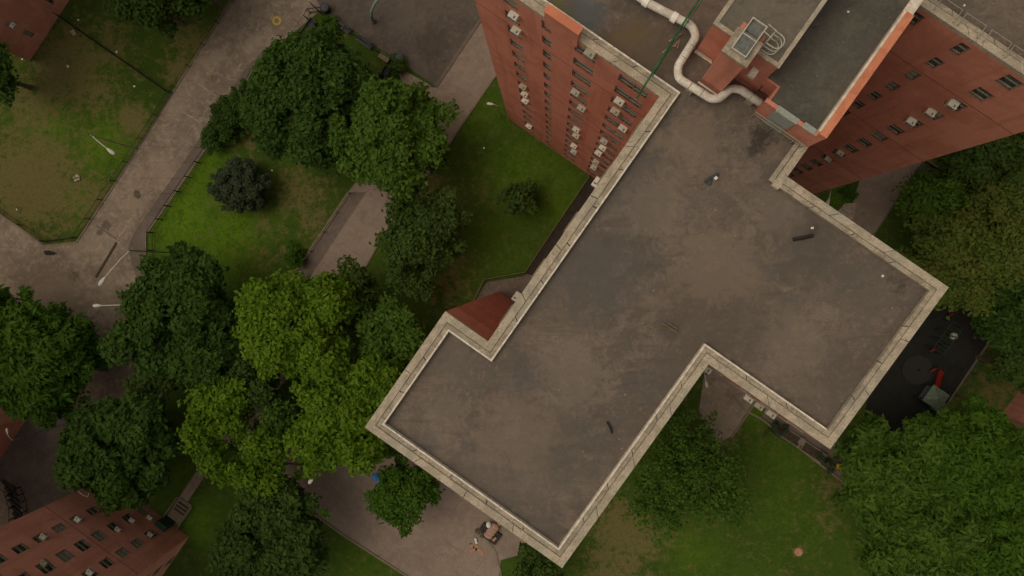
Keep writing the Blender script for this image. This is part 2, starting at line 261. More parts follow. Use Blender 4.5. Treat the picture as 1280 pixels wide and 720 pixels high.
# ------------------------------------------------------------------ object helpers
def tag(o, label=None, cat=None, group=None, kind=None):
    if label: o['label'] = label
    if cat: o['category'] = cat
    if group: o['group'] = group
    if kind: o['kind'] = kind
    return o
def empty(name, loc, rz=0.0, label=None, cat=None, group=None):
    o = bpy.data.objects.new(name, None); COL.objects.link(o); o.location = loc; o.rotation_euler = (0, 0, rz); o.empty_display_size = 0.3
    return tag(o, label, cat, group)
class MB:
    def __init__(s): s.v = []; s.f = []; s.m = []; s.uv = []; s.has_uv = False
    def face(s, pts, mi=0, uvs=None):
        k = len(s.v); s.v += [tuple(p) for p in pts]; s.f.append(tuple(range(k, k+len(pts)))); s.m.append(mi)
        s.uv.append(uvs or [(0, 0)]*len(pts));
        if uvs: s.has_uv = True
    def box(s, c, sx, sy, sz, rz=0.0, mi=0):
        """box centred on c (base at c.z)"""
        c = Vector(c); ca, sa = math.cos(rz), math.sin(rz)
        P = []
        for z in (0, sz):
            for x, y in ((-1, -1), (1, -1), (1, 1), (-1, 1)):
                x *= sx/2; y *= sy/2; P.append((c.x+x*ca-y*sa, c.y+x*sa+y*ca, c.z+z))
        for q in ((3, 2, 1, 0), (4, 5, 6, 7), (0, 1, 5, 4), (1, 2, 6, 5), (2, 3, 7, 6), (3, 0, 4, 7)):
            pts = [P[i] for i in q]; a = Vector(pts[1])-Vector(pts[0]); bb = Vector(pts[2])-Vector(pts[1])
            s.face(pts, mi, [(0, 0), (a.length, 0), (a.length, bb.length), (0, bb.length)])
    def uvbox(s, u0, u1, v0, v1, z0, z1, mi=0):
        s.box(uv((u0+u1)/2, (v0+v1)/2, z0), u1-u0, v1-v0, z1-z0, A55, mi)
    def prism(s, pts, z0, z1, mi=0, side=None):
        n = len(pts); ar = sum(pts[i][0]*pts[(i+1) % n][1]-pts[(i+1) % n][0]*pts[i][1] for i in range(n))
        if ar < 0: pts = pts[::-1]
        s.face([(p[0], p[1], z1) for p in pts], mi, [(p[0], p[1]) for p in pts])
        L = 0
        for i in range(n):
            a, b = pts[i], pts[(i+1) % n]; l = math.hypot(b[0]-a[0], b[1]-a[1])
            s.face([(a[0], a[1], z0), (b[0], b[1], z0), (b[0], b[1], z1), (a[0], a[1], z1)], mi if side is None else side,
                   [(L, z0), (L+l, z0), (L+l, z1), (L, z1)]); L += l
    def tube(s, pts, rad, n=8, mi=0, cap=True):
        pts = [Vector(p) for p in pts]; m = len(pts); rads = rad if isinstance(rad, (list, tuple)) else [rad]*m
        rings = []; up = Vector((0, 0, 1))
        for i, p in enumerate(pts):
            t = (pts[min(i+1, m-1)]-pts[max(i-1, 0)]).normalized()
            a = t.cross(up if abs(t.z) < 0.95 else Vector((1, 0, 0))).normalized(); b = t.cross(a).normalized()
            if i and a.dot(rings[-1][1]) < 0: a = -a; b = -b
            rings.append(([p+(a*math.cos(2*PI*k/n)+b*math.sin(2*PI*k/n))*rads[i] for k in range(n)], a))
        for i in range(m-1):
            A, B = rings[i][0], rings[i+1][0]
            for k in range(n): s.face([A[k], A[(k+1) % n], B[(k+1) % n], B[k]], mi)
        if cap: s.face(rings[0][0][::-1], mi); s.face(rings[-1][0], mi)
    def ball(s, c, rx, ry, rz, n=10, m=6, mi=0, jit=0.0, rot=0.0):
        c = Vector(c); ca, sa = math.cos(rot), math.sin(rot); G = []
        for j in range(m+1):
            th = PI*j/m; row = []
            for k in range(n):
                ph = 2*PI*k/n; q = 1+random.uniform(-jit, jit)
                x = rx*math.sin(th)*math.cos(ph)*q; y = ry*math.sin(th)*math.sin(ph)*q
                row.append(c+Vector((x*ca-y*sa, x*sa+y*ca, rz*math.cos(th)*q)))
            G.append(row)
        for j in range(m):
            for k in range(n): s.face([G[j+1][k], G[j+1][(k+1) % n], G[j][(k+1) % n], G[j][k]], mi)
    def mesh(s, name, mats):
        me = bpy.data.meshes.new(name); me.from_pydata(s.v, [], s.f)
        for m in (mats if isinstance(mats, (list, tuple)) else [mats]): me.materials.append(m)
        me.polygons.foreach_set('material_index', s.m)
        if s.has_uv:
            l = me.uv_layers.new(name='UVMap'); l.data.foreach_set('uv', [c for f in s.uv for q in f for c in q])
        me.update(); return me
    def build(s, name, mats, parent=None, smooth=False, world=True):
        me = s.mesh(name, mats)
        bmx = bmesh.new(); bmx.from_mesh(me); bmesh.ops.remove_doubles(bmx, verts=bmx.verts, dist=1e-4); bmx.to_mesh(me); bmx.free()
        if smooth: me.polygons.foreach_set('use_smooth', [True]*len(me.polygons))
        o = bpy.data.objects.new(name, me); COL.objects.link(o)
        if parent is not None:
            o.parent = parent
            if world:      # vertices were given in world space: keep them there
                q = parent; T_ = Matrix.Identity(4)
                while q is not None: T_ = Matrix.Translation(q.location) @ Matrix.Rotation(q.rotation_euler.z, 4, 'Z') @ T_; q = q.parent
                me.transform(T_.inverted())
        return o
def recenter(o):
    c = sum((Vector(x) for x in o.bound_box), Vector())/8; z = min(x[2] for x in o.bound_box); c.z = z
    o.data.transform(Matrix.Translation(-c)); o.location = o.location + c; return o
def single(mb, name, mat, label, cat, group=None, smooth=False):
    return tag(recenter(mb.build(name, mat, smooth=smooth)), label, cat, group)
def dup_child(src, parent, loc, rz=0.0):
    c = src.copy(); COL.objects.link(c); c.parent = parent; c.location = loc; c.rotation_euler = (0, 0, rz)
    for g in src.children:
        d = g.copy(); COL.objects.link(d); d.parent = c
    return c

# ------------------------------------------------------------------ ground and paving
def blobs(lst):
    return [(at(x, y).x, at(x, y).y, r*0.083, s) for x, y, r, s in lst]
BARE = blobs([(85, 85, 60, .8), (45, 130, 50, .6), (40, 225, 75, .85), (110, 250, 40, .6), (165, 150, 25, .8), (120, 115, 40, .5), (130, 60, 50, .45), (240, 50, 30, .6), (225, 85, 25, .7),
    (375, 240, 38, .55), (330, 320, 40, .3), (310, 170, 26, .55), (395, 275, 30, .5), (545, 235, 30, .5), (785, 665, 45, .9), (770, 710, 50, .6), (900, 540, 30, .6), (560, 345, 50, .4), (1240, 500, 40, .5),
    (1215, 250, 40, .6), (330, 285, 18, .4), (1180, 225, 40, .4), (690, 150, 25, .2), (998, 690, 7, 1.1), (600, 240, 30, .25), (1040, 610, 30, .4), (1035, 650, 20, .4), (30, 20, 20, .3)])
LUSH = blobs([(235, 210, 55, .8), (225, 270, 60, 1.0), (290, 300, 55, .85), (265, 205, 40, .8), (60, 150, 40, .8), (130, 180, 45, .7), (100, 250, 25, .5), (120, 70, 50, .2), (600, 150, 50, .35), (980, 640, 60, .25), (860, 690, 50, .3), (1000, 570, 50, .25),
    (250, 650, 30, .6), (230, 590, 25, .5), (640, 220, 70, .45), (600, 290, 50, .35), (700, 250, 40, .4), (1050, 245, 20, .5), (460, 700, 40, .3), (345, 265, 20, .3), (945, 515, 20, .6), (620, 280, 60, .15)])
xs = np.concatenate([[-3000, -900, -300, -140], np.arange(-80, 80.1, 0.5), [140, 300, 900, 3000]])
ys = np.concatenate([[-3000, -900, -300, -120], np.arange(-60, 60.1, 0.5), [120, 300, 900, 3000]])
gx, gy = np.meshgrid(xs, ys)
nx_, ny_ = len(xs), len(ys)
me = bpy.data.meshes.new('ground')
vv = np.stack([gx.ravel(), gy.ravel(), np.zeros(gx.size)], 1)
idx = np.arange(nx_*ny_).reshape(ny_, nx_)
ff = np.stack([idx[:-1, :-1], idx[:-1, 1:], idx[1:, 1:], idx[1:, :-1]], -1).reshape(-1, 4)
me.vertices.add(len(vv)); me.vertices.foreach_set('co', vv.ravel())
me.loops.add(ff.size); me.loops.foreach_set('vertex_index', ff.ravel().astype(np.int32))
me.polygons.add(len(ff)); me.polygons.foreach_set('loop_start', np.arange(0, ff.size, 4, dtype=np.int32)); me.polygons.foreach_set('loop_total', np.full(len(ff), 4, dtype=np.int32))
me.update()
for nm, L in (('bare', BARE), ('lush', LUSH)):
    val = np.zeros(len(vv))
    for x, y, r, s in L:
        d = ((vv[:, 0]-x)**2+(vv[:, 1]-y)**2)/(r*r); val = np.maximum(val, s*np.exp(-d*1.1))
    a = me.attributes.new(nm, 'FLOAT', 'POINT'); a.data.foreach_set('value', val)
me.materials.append(M['grass']); g = bpy.data.objects.new('ground', me); COL.objects.link(g); tag(g, kind='structure')

def sheet(name, px, z, mat, kerb=None, th=0.012):
    pts = [(at(x, y).x, at(x, y).y) for x, y in px]
    mb = MB(); mb.prism(pts, z-th, z, 0); o = mb.build(name, mat); tag(o, kind='structure'); return o
def strip(name, px, wd, h, mat, closed=False, kind='structure', z0=0.0):
    """a kerb or painted line following a polyline"""
    P = [at(x, y) for x, y in px]; mb = MB(); n = len(P)
    L, Rr = [], []
    for i in range(n):
        t = (P[min(i+1, n-1)]-P[max(i-1, 0)]).normalized(); nn = Vector((-t.y, t.x, 0))
        if 0 < i < n-1:
            t1 = (P[i]-P[i-1]).normalized(); k = 1/max(0.5, abs(nn.dot(Vector((-t1.y, t1.x, 0)))))
        else: k = 1
        L.append(P[i]+nn*wd/2*k); Rr.append(P[i]-nn*wd/2*k)
    for i in range(n-1):
        a, b, c, d = Rr[i], Rr[i+1], L[i+1], L[i]; up = Vector((0, 0, z0+h)); lo_ = Vector((0, 0, z0))
        mb.face([a+up, b+up, c+up, d+up]); mb.face([a+lo_, b+lo_, b+up, a+up]); mb.face([c+lo_, d+lo_, d+up, c+up])
    for a, b in ((L[0], Rr[0]), (Rr[-1], L[-1])): mb.face([a+Vector((0, 0, z0)), b+Vector((0, 0, z0)), b+Vector((0, 0, z0+h)), a+Vector((0, 0, z0+h))])
    o = mb.build(name, mat); tag(o, kind=kind); return o
# main path and the square it opens into
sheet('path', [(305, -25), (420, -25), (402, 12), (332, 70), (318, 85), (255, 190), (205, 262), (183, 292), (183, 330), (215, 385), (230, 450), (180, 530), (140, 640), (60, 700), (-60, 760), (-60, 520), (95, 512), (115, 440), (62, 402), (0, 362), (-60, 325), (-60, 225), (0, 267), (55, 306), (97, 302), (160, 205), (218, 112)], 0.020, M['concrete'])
strip('kerb', [(-60, 226), (0, 267), (55, 307), (96, 303), (160, 205), (218, 113), (306, -26)], 0.16, 0.09, M['kerb'])
strip('kerb', [(183, 334), (183, 293), (205, 262), (255, 190), (318, 85), (334, 69)], 0.14, 0.09, M['kerb'])
strip('kerb', [(-10, 352), (0, 362), (62, 402), (115, 440), (95, 512), (33, 520)], 0.16, 0.10, M['kerb'])
sheet('side_strip', [(330, 62), (336, 70), (318, 84), (255, 189), (205, 261), (184, 291), (184, 330), (205, 375), (190, 382), (168, 340), (160, 310), (168, 290), (245, 180), (305, 88)], 0.024, M['walk_dark'])
sheet('car_park', [(390, -12), (402, 12), (545, 108), (650, -60), (420, -60)], 0.028, M['asphalt'])
strip('kerb', [(545, 108), (601, 24), (650, -52)], 0.35, 0.10, M['walk_dark'])
strip('kerb', [(618, 97), (572, 164), (548, 202), (500, 262)], 0.14, 0.09, M['kerb'])
sheet('walkway', [(490, 80), (545, 110), (655, -50), (700, -20), (620, 95), (572, 165), (548, 204), (496, 262), (455, 337), (400, 420), (330, 510), (300, 560), (240, 530), (290, 455), (371, 338), (435, 240), (520, 130)], 0.016, M['walk'])
sheet('side_strip', [(436, 240), (458, 240), (400, 328), (384, 352), (374, 368), (362, 352), (371, 338)], 0.020, M['walk_dark'])
strip('kerb', [(436, 239), (371, 337), (330, 400)], 0.14, 0.09, M['kerb']); strip('kerb', [(497, 262), (456, 336), (410, 408)], 0.12, 0.09, M['kerb'])
sheet('walkway', [(300, 560), (330, 510), (395, 585), (470, 572), (600, 560), (700, 640), (690, 700), (655, 692), (626, 700), (622, 740), (540, 740), (428, 668), (360, 620)], 0.020, M['walk'])
strip('kerb', [(360, 618), (428, 668), (512, 722), (545, 745)], 0.22, 0.11, M['kerb'])
strip('kerb', [(600, 668), (610, 676), (620, 690), (626, 715), (628, 745)], 0.14, 0.09, M['kerb'])
sheet('footpath', [(258, 570), (268, 577), (226, 640), (216, 634)], 0.012, M['walk'])
sheet('footpath', [(1078, 215), (1162, 150), (1260, 20), (1330, 60), (1150, 207), (1094, 292), (1040, 300), (1048, 262), (1064, 262), (1070, 240)], 0.016, M['walk'])
sheet('paving', [(1040, 276), (1046, 266), (1056, 254), (1071, 254), (1066, 274), (1056, 284)], 0.022, M['joint_pale'])
strip('kerb', [(1080, 310), (1096, 288), (1148, 208)], 0.12, 0.09, M['walk_dark'])
strip('path_edge', [(1150, 207), (1190, 232), (1255, 285), (1300, 318)], 0.9, 0.02, M['asphalt'], z0=0.0)
strip('kerb', [(1158, 200), (1198, 226), (1262, 278), (1320, 318)], 0.25, 0.16, M['rail_brown'])
sheet('walkway', [(880, 470), (905, 458), (945, 498), (914, 545), (900, 553), (882, 548), (874, 510)], 0.016, M['concrete'])
strip('kerb', [(946, 500), (914, 547)], 0.18, 0.11, M['kerb'])
sheet('seating_pad', [(952, 520), (968, 500), (1062, 560), (1068, 585), (1052, 602)], 0.018, M['walk_dark'])
strip('kerb', [(916, 495), (930, 512), (952, 524), (1053, 602)], 0.2, 0.13, M['kerb'])
sheet('play_surface', [(1090, 470), (1175, 335), (1200, 378), (1246, 411), (1193, 490), (1150, 560), (1080, 520)], 0.020, M['rubber'])
strip('kerb', [(1200, 378), (1247, 411), (1193, 491), (1170, 526)], 0.16, 0.10, M['walk_dark'])
sheet('paving', [(592, 380), (608, 353), (656, 345), (690, 297), (742, 222), (800, 260), (720, 420), (640, 440)], 0.012, M['walk_dark'])
sheet('paving', [(38, 512), (100, 505), (140, 560), (150, 640), (40, 720), (30, 640), (0, 600), (-10, 580), (10, 560)], 0.028, M['asphalt'])
M['sunken'] = pave_mat('sunken_yard', (0.035, 0.028, 0.023), (0.045, 0.035, 0.028), (0.055, 0.043, 0.034), crack=0.2)
sheet('sunken_yard', [(656, 342), (741, 218), (770, 235), (690, 350)], 0.03, M['sunken'])
# joints and small marks in the concrete
for k, (pl, wd) in enumerate([([(229, 140), (250, 153)], .12), ([(250, 153), (268, 121)], .05), ([(248, 105), (272, 121)], .07), ([(150, 288), (148, 300)], .06),
        ([(147, 299), (165, 272)], .1), ([(171, 222), (186, 233)], .06), ([(196, 170), (206, 178)], .05), ([(296, 88), (301, 80)], .12), ([(235, 178), (215, 205)], .04), ([(170, 345), (186, 372)], .05)]):
    strip('joint_line', pl, wd, 0.006, M['joint_pale'], z0=0.02)
for k in range(9):
    f_ = k/9; a_ = (228-f_*118+6, 100+f_*185); b_ = (300-f_*112, 108+f_*172)
    strip('joint_line', [a_, b_], .035, 0.004, M['walk_dark'], z0=0.02)
strip('dark_mark', [(146, 303), (141, 312), (132, 327), (120, 347)], 0.3, 0.005, M['soil'], z0=0.021)  # pair of dark strips forking out across the concrete
strip('dark_mark', [(146, 299), (133, 290), (121, 282)], 0.2, 0.005, M['walk_dark'], z0=0.021)
mb = MB(); c0 = at(346, 26)
for k in range(14):
    a0, a1 = 2*PI*k/14, 2*PI*(k+1)/14
    mb.face([c0+Vector((math.cos(a)*r, math.sin(a)*r, 0.026)) for a, r in ((a0, .26), (a0, .48), (a1, .48), (a1, .26))][::1])
tag(mb.build('painted_ring', M['yellow']), 'yellow ring painted on the concrete path', 'road marking')

# ------------------------------------------------------------------ building maker
def facade(mb, A, B, z0, z1, cols=(), rows=(), depth=0.14, mi=0, skip=()):
    """wall from A to B (world xy), outward normal to the right of A->B; real openings with reveals"""
    A = Vector((A[0], A[1], 0)); B = Vector((B[0], B[1], 0)); t = (B-A).normalized(); L = (B-A).length; n = Vector((t.y, -t.x, 0))
    ss = sorted({0.0, L, *[x for c in cols for x in c]}); zz = sorted({z0, z1, *[x for r in rows for x in r]})
    P = lambda s, z, d=0: A+t*s-n*d+Vector((0, 0, z))
    slots = []
    for i in range(len(ss)-1):
        for j in range(len(zz)-1):
            a, b, c, d = ss[i], ss[i+1], zz[j], zz[j+1]
            ci = next((k for k, q in enumerate(cols) if abs(q[0]-a) < 1e-6), None) if cols else None
            ri = next((k for k, q in enumerate(rows) if abs(q[0]-c) < 1e-6), None) if rows else None
            hole = ci is not None and ri is not None and (ci, ri) not in skip
            if hole:
                for q, qu in (([P(a, c), P(b, c), P(b, c, depth), P(a, c, depth)], 1), ([P(a, d, depth), P(b, d, depth), P(b, d), P(a, d)], 1),
                          ([P(a, c), P(a, c, depth), P(a, d, depth), P(a, d)], 1), ([P(b, c, depth), P(b, c), P(b, d), P(b, d, depth)], 1)):
                    mb.face(q, mi, [(0, 0), (.2, 0), (.2, .2), (0, .2)])
                slots.append((P((a+b)/2, c, depth), b-a, d-c, ci, ri))
            else:
                mb.face([P(a, c), P(b, c), P(b, d), P(a, d)], mi, [(a, c), (b, c), (b, d), (a, d)])
    return slots, math.atan2(t.y, t.x)
def window_mesh(w_, h_):
    """local: x along wall, -y outwards, base at z=0; frame with mullions and meeting rail"""
    mb = MB(); e = 0.06
    for x, z, a, b in ((0, 0, w_, e), (0, h_-e, w_, e), (0, h_*0.5-e/2, w_, e)): mb.box((x, -0.02, z), a, 0.06, b)
    nm = max(1, round(w_/0.95))
    for k in range(nm+1): mb.box((-w_/2+e/2+k*(w_-e)/nm, -0.025, 0.0), e, 0.065, h_)
    mb.box((0, -0.08, -0.05), w_+0.04, 0.16, 0.05, mi=1)
    pm = MB(); pm.box((0, 0.03, 0.02), w_-0.02, 0.02, h_-0.04)
    return mb.mesh('window', [M['frame'], M['sill']]), pm.mesh('pane', M['glass'])
WCACHE = {}
def put_window(root, p, ang, w_, h_):
    k = (round(w_, 2), round(h_, 2))
    if k not in WCACHE: WCACHE[k] = window_mesh(w_, h_)
    a, b = WCACHE[k]
    o = bpy.data.objects.new('window', a); COL.objects.link(o); o.parent = root; o.location = p-root.location; o.rotation_euler = (0, 0, ang)
    q = bpy.data.objects.new('pane', b); COL.objects.link(q); q.parent = o
def side_windows(root, slots_list):
    mb = MB()
    for slots, ang in slots_list:
        for p, w_, h_, ci, ri in slots:
            t = Vector((math.cos(ang), math.sin(ang), 0)); n = Vector((t.y, -t.x, 0))
            mb.box(p-n*0.02+Vector((0, 0, .02)), w_-0.02, 0.02, h_-0.04, ang, 2)
            for z, hh in ((0, .06), (h_-.06, .06), (h_*.5, .05)): mb.box(p+n*.02+Vector((0, 0, z)), w_, .05, hh, ang, 0)
            for s in (-1, 0, 1): mb.box(p+n*.025+t*(s*(w_/2-.03)), .05, .05, h_, ang, 0)
            mb.box(p+n*.12-Vector((0, 0, .05)), w_+.08, .26, .05, ang, 1)
    o = mb.build('side_windows', [M['frame'], M['sill'], M['glass']], root); o['kind'] = 'stuff'
ZC = [23.2+2.58*k for k in range(6, -9, -1)]                  # window centres, top floor first
ZC = [z for z in ZC if z > 2.4]
ROWS = [(z-0.62, z+0.62) for z in ZC]
# ---- the big cross-shaped tower
tower = empty('apartment_tower', (0, 0, 0), 0, 'tall red brick apartment tower with cross-shaped flat roof, filling the middle', 'building')
wall = MB()
XY = lambda u, v: (uv(u, v).x, uv(u, v).y)
RING = [('P0', -12.22, -3.35), ('B', -12.22, 9.2), ('C', 0.72, 9.2), ('D', 0.72, 16.64), ('E', 10.7, 16.64), ('Fc', 10.7, 6.94), ('R', 21.3, 6.94),
        ('S', 21.3, 16.9), ('T', 33.0, 16.9), ('K', 33.0, -12.78), ('J', 10.4, -12.78), ('G', 10.4, -0.65), ('P2', -4.82, -0.65), ('P1', -4.82, -3.35)]
HW = H-0.30
def cols_even(L, n, w_): return [((i+.5)*L/n-w_/2, (i+.5)*L/n+w_/2) for i in range(n)]
seen = {('J', 'G'): [(a+12.78, b+12.78) for a, b in ((-10.5, -9.5), (-7.97, -7.36), (-5.84, -4.5), (-3.02, -1.2))],
        ('R', 'S'): [(a-6.94, b-6.94) for a, b in ((7.4, 8.05), (10.25, 10.85), (13.1, 14.05))],
        ('C', 'D'): [(.5, 1.4), (2.6, 3.2), (3.9, 4.9), (5.6, 6.6)]}
nwin = {('P0', 'B'): 4, ('B', 'C'): 4, ('D', 'E'): 3, ('E', 'Fc'): 3, ('Fc', 'R'): 3, ('S', 'T'): 3, ('T', 'K'): 8, ('K', 'J'): 6, ('G', 'P2'): 5, ('P1', 'P0'): 2}
side = []
for k in range(len(RING)):
    a, b = RING[k], RING[(k+1) % len(RING)]; key = (a[0], b[0])
    L = math.hypot(a[1]-b[1], a[2]-b[2])
    cols = seen.get(key) or (cols_even(L, nwin[key], 1.2) if key in nwin else ())
    r = facade(wall, XY(a[1], a[2]), XY(b[1], b[2]), 0, HW, cols, ROWS if cols else ())
    if key in seen and key != ('C', 'D'):
        for p, w_, h_, ci, ri in r[0]: put_window(tower, p, r[1], w_, h_)
    elif r[0]: side.append(r)
wall.build('wall', M['brick'], tower)
side_windows(tower, side)
# expansion joints that run round the walls
jm = MB()
for zj in (13.45, 23.95, 34.4):
    for k in range(len(RING)):
        a, b = RING[k], RING[(k+1) % len(RING)]; A = Vector((*XY(a[1], a[2]), zj)); B = Vector((*XY(b[1], b[2]), zj)); t = (B-A).normalized(); n = Vector((t.y, -t.x, 0))
        A = A-t*.0; e = n*0.012
        cuts = []
        jm.face([A+e, B+e, B+e+Vector((0, 0, .05)), A+e+Vector((0, 0, .05))]); jm.face([A+e+Vector((0, 0, .05)), B+e+Vector((0, 0, .05)), B+Vector((0, 0, .05)), A+Vector((0, 0, .05))])
jm.build('expansion_joint', M['joint'], tower)
# roof deck
mb = MB(); DECK = H-0.35
mb.prism([XY(a[1], a[2]) for a in RING], DECK-0.3, DECK); 
for i_, f_ in enumerate(mb.f): pass
ring_in = []
def inset(ring, d):
    out = []
    n = len(ring)
    for i in range(n):
        p0, p1, p2 = ring[i-1], ring[i], ring[(i+1) % n]
        def nr(a, b):
            t = (b[0]-a[0], b[1]-a[1]); l = math.hypot(*t); return (-t[1]/l, t[0]/l)     # left = inside
        n1, n2 = nr(p0, p1), nr(p1, p2)
        out.append((p1[0]+(n1[0]+n2[0])*d, p1[1]+(n1[1]+n2[1])*d))
    return out
RXY = [XY(a[1], a[2]) for a in RING]
mb = MB(); mb.prism(inset(RXY, 0.15), DECK-0.3, DECK); mb.build('roof_deck', M['deck'], tower)
def band(mb, d0, d1, z0, z1, segs, mi=0, joint=0.0, step=2.45, phase=0.0, skipf=None):
    """coping stones laid along the edges between insets d0 and d1"""
    o, q = inset(RXY, d0) if d0 else RXY, inset(RXY, d1)
    for k in segs:
        k2 = (k+1) % len(RXY)
        a, b, c, d = [Vector((*x, 0)) for x in (o[k], o[k2], q[k2], q[k])]
        L = (b-a).length; n = max(1, round(L/step)) if joint else 1
        for i in range(n):
            f0, f1 = i/n, (i+1)/n; g0 = f0+(joint/L/2 if i else 0); g1 = f1-(joint/L/2 if i < n-1 else 0)
            zz = random.uniform(-.006, .006) if joint else 0
            pts = [a.lerp(b, g0), a.lerp(b, g1), d.lerp(c, g1), d.lerp(c, g0)]
            mb.face([p+Vector((0, 0, z1+zz)) for p in pts], mi)
            for x, y in ((0, 1), (1, 2), (2, 3), (3, 0)): mb.face([pts[x]+Vector((0, 0, z0)), pts[y]+Vector((0, 0, z0)), pts[y]+Vector((0, 0, z1+zz)), pts[x]+Vector((0, 0, z1+zz))], mi)
names = [a[0] for a in RING]
ALL = [k for k in range(len(RING)) if names[k] != 'Fc']
o1 = MB(); band(o1, 0.0, 0.40, HW, H, ALL, joint=0.035, step=3.1); 
o2 = MB(); band(o2, 0.435, 0.66, HW, H-0.02, ALL, joint=0.05, step=2.3)
o3 = MB(); band(o3, 0.40, 0.435, HW, H-0.09, ALL)
o4 = MB(); band(o4, 0.66, 0.75, HW-.05, H+0.015, [k for k in ALL if names[k] in ('P0', 'B', 'P1', 'G', 'P2', 'C', 'J')], joint=0.02, step=4.1)
# the Fc-R edge carries limestone only as far as the low penthouse at u=12.5
def uvb(mb, u0, u1, v0, v1, z0, z1, mi=0): mb.uvbox(u0, u1, v0, v1, z0, z1, mi)
uvb(o1, 10.302-0.4, 12.48, 6.94-0.4, 6.938, HW, H); uvb(o2, 10.7-0.66, 12.48, 6.94-.66, 6.94-.435, HW, H-.022)
uvb(o1, 19.42, 21.7, 6.54, 6.938, HW, H+.004); uvb(o2, 19.42, 21.9, 6.28, 6.505, HW, H-.018)
o1.build('coping', M['coping'], tower); o2.build('inner_coping', M['coping_in'], tower); o3.build('coping_groove', M['clamp'], tower); o4.build('flashing', M['flash'], tower)
# joint plates on the inner coping
qo = inset(RXY, 0.5)
for k in ALL:
    a, b = Vector((*qo[k], 0)), Vector((*qo[(k+1) % len(RXY)], 0)); L = (b-a).length; t = (b-a).normalized(); ang = math.atan2(t.y, t.x); s_ = 1.0
    while s_ < L-0.6:
        p = a+t*s_; m_ = Vector((-t.y, t.x, 0))
        pm = MB()
        for ds in (-.3, .3): pm.box(p+t*ds+Vector((0, 0, H-.018)), .035, .34, .03, ang)
        pm.box(p+m_*.13+Vector((0, 0, H-.018)), .56, .03, .026, ang); pm.box(p-m_*.12+Vector((0, 0, H-.018)), .56, .025, .022, ang)
        pm.build('joint_plate', M['clamp'], tower); s_ += random.uniform(1.7, 2.7)
# terracotta parapet block on the left wing
mb = MB(); uvb(mb, 10.285, 10.62, -7.68, -5.65, HW-.6, H+1.25, 0); t_ = MB(); uvb(t_, 10.25, 10.72, -7.72, -5.61, H+1.25, H+1.34)
pb = mb.build('parapet_block', M['brick'], tower); t_.build('cap', M['brick_top'], pb)
# low penthouse with the long terracotta coping
mb = MB(); uvb(mb, 13.36, 21.2, 3.05, 6.92, DECK, H+2.0); uvb(mb, 12.5, 13.36, 3.72, 6.92, DECK, H+2.0)
ph = mb.build('low_penthouse', M['brick'], tower)
mb = MB(); uvb(mb, 12.62, 21.1, 3.84, 6.42, H+2.0, H+2.05); uvb(mb, 13.45, 21.1, 3.12, 3.84, H+2.0, H+2.05); mb.build('membrane', M['deck_dark'], ph)
mb = MB(); uvb(mb, 12.5, 19.38, 6.56, 6.945, H+2.0, H+2.5); mb.build('terracotta_coping', M['brick_top'], ph)
mb = MB(); uvb(mb, 12.62, 19.38, 6.44, 6.56, H+2.0, H+2.42); uvb(mb, 19.38, 21.1, 6.45, 6.94, H+2.0, H+2.12); mb.build('pale_flashing', M['flash'], ph)
mb = MB(); uvb(mb, 12.42, 12.62, 3.62, 6.56, H+2.0, H+2.14); mb.build('front_coping', M['brick'], ph)
mb = MB(); uvb(mb, 12.36, 12.495, 4.32, 5.42, DECK, H+1.98); uvb(mb, 12.34, 12.64, 4.28, 5.46, H+2.14, H+2.17); mb.build('door', M['greydoor'], ph)
mb = MB(); uvb(mb, 12.40, 12.7, 5.75, 6.4, H+2.14, H+2.17); mb.build('patch', M['greydoor'], ph)
mb = MB()
for v_ in (3.75, 4.9, 6.1, 6.55): mb.tube([uv(12.22, v_, H-.33), uv(12.22, v_, H+.75)], .03, 6)
mb.tube([uv(12.22, 3.7, H+.75), uv(12.22, 6.6, H+.75)], .03, 6); mb.tube([uv(12.22, 3.7, H+.35), uv(12.22, 6.6, H+.35)], .025, 6); mb.build('handrail', M['lampgrey'], ph)
# high penthouse, lift shaft, skylight, ladder
mb = MB(); uvb(mb, 13.35, 25, -0.47, 3.05, DECK, H+4.0); hp = mb.build('high_penthouse', M['brick'], tower)
mb = MB(); uvb(mb, 13.5, 24.9, -0.35, 2.9, H+4.0, H+4.05); mb.build('membrane', M['deck_mid'], hp)
mb = MB(); uvb(mb, 13.3, 13.5, -0.5, 3.1, H+4.0, H+4.14); uvb(mb, 13.5, 25, 2.9, 3.1, H+4.0, H+4.12); uvb(mb, 13.5, 25, -.5, -.3, H+4.0, H+4.10); mb.build('coping', M['coping'], hp)
mb = MB(); uvb(mb, 13.32, 13.36, -0.5, 0.5, H-.3, H-.05); uvb(mb, 13.28, 13.34, -0.5, .56, DECK, H-.2); uvb(mb, 12.1, 12.18, .52, 1.8, DECK, H-.2); mb.build('base_flashing', M['flash'], hp)
mb = MB(); uvb(mb, 12.2, 13.349, 0.58, 1.75, DECK, H+5.1); uvb(mb, 13.349, 13.75, 0.58, 1.75, H+4.06, H+5.1); sh = mb.build('lift_shaft', M['brick'], tower)
mb = MB(); uvb(mb, 12.1, 13.35, 0.5, 1.83, H+5.1, H+5.32); mb.build('cap', M['coping_in'], sh)
sk = MB(); uvb(sk, 12.38, 13.30, .82, 1.5, H+5.32, H+5.5); uvb(sk, 13.35, 13.9, .82, 1.5, H+5.2, H+5.45); sk.build('skylight', M['skyglass'], sh)
mb = MB()
for a0, a1, b0, b1 in ((12.34, 13.94, .78, .83), (12.34, 13.94, 1.49, 1.54), (12.34, 12.39, .83, 1.49), (13.89, 13.94, .83, 1.49), (13.12, 13.17, .83, 1.49)): uvb(mb, a0, a1, b0, b1, H+5.32, H+5.58)
mb.build('skylight_frame', M['steel'], sh)
mb = MB()
cz = H+4.1
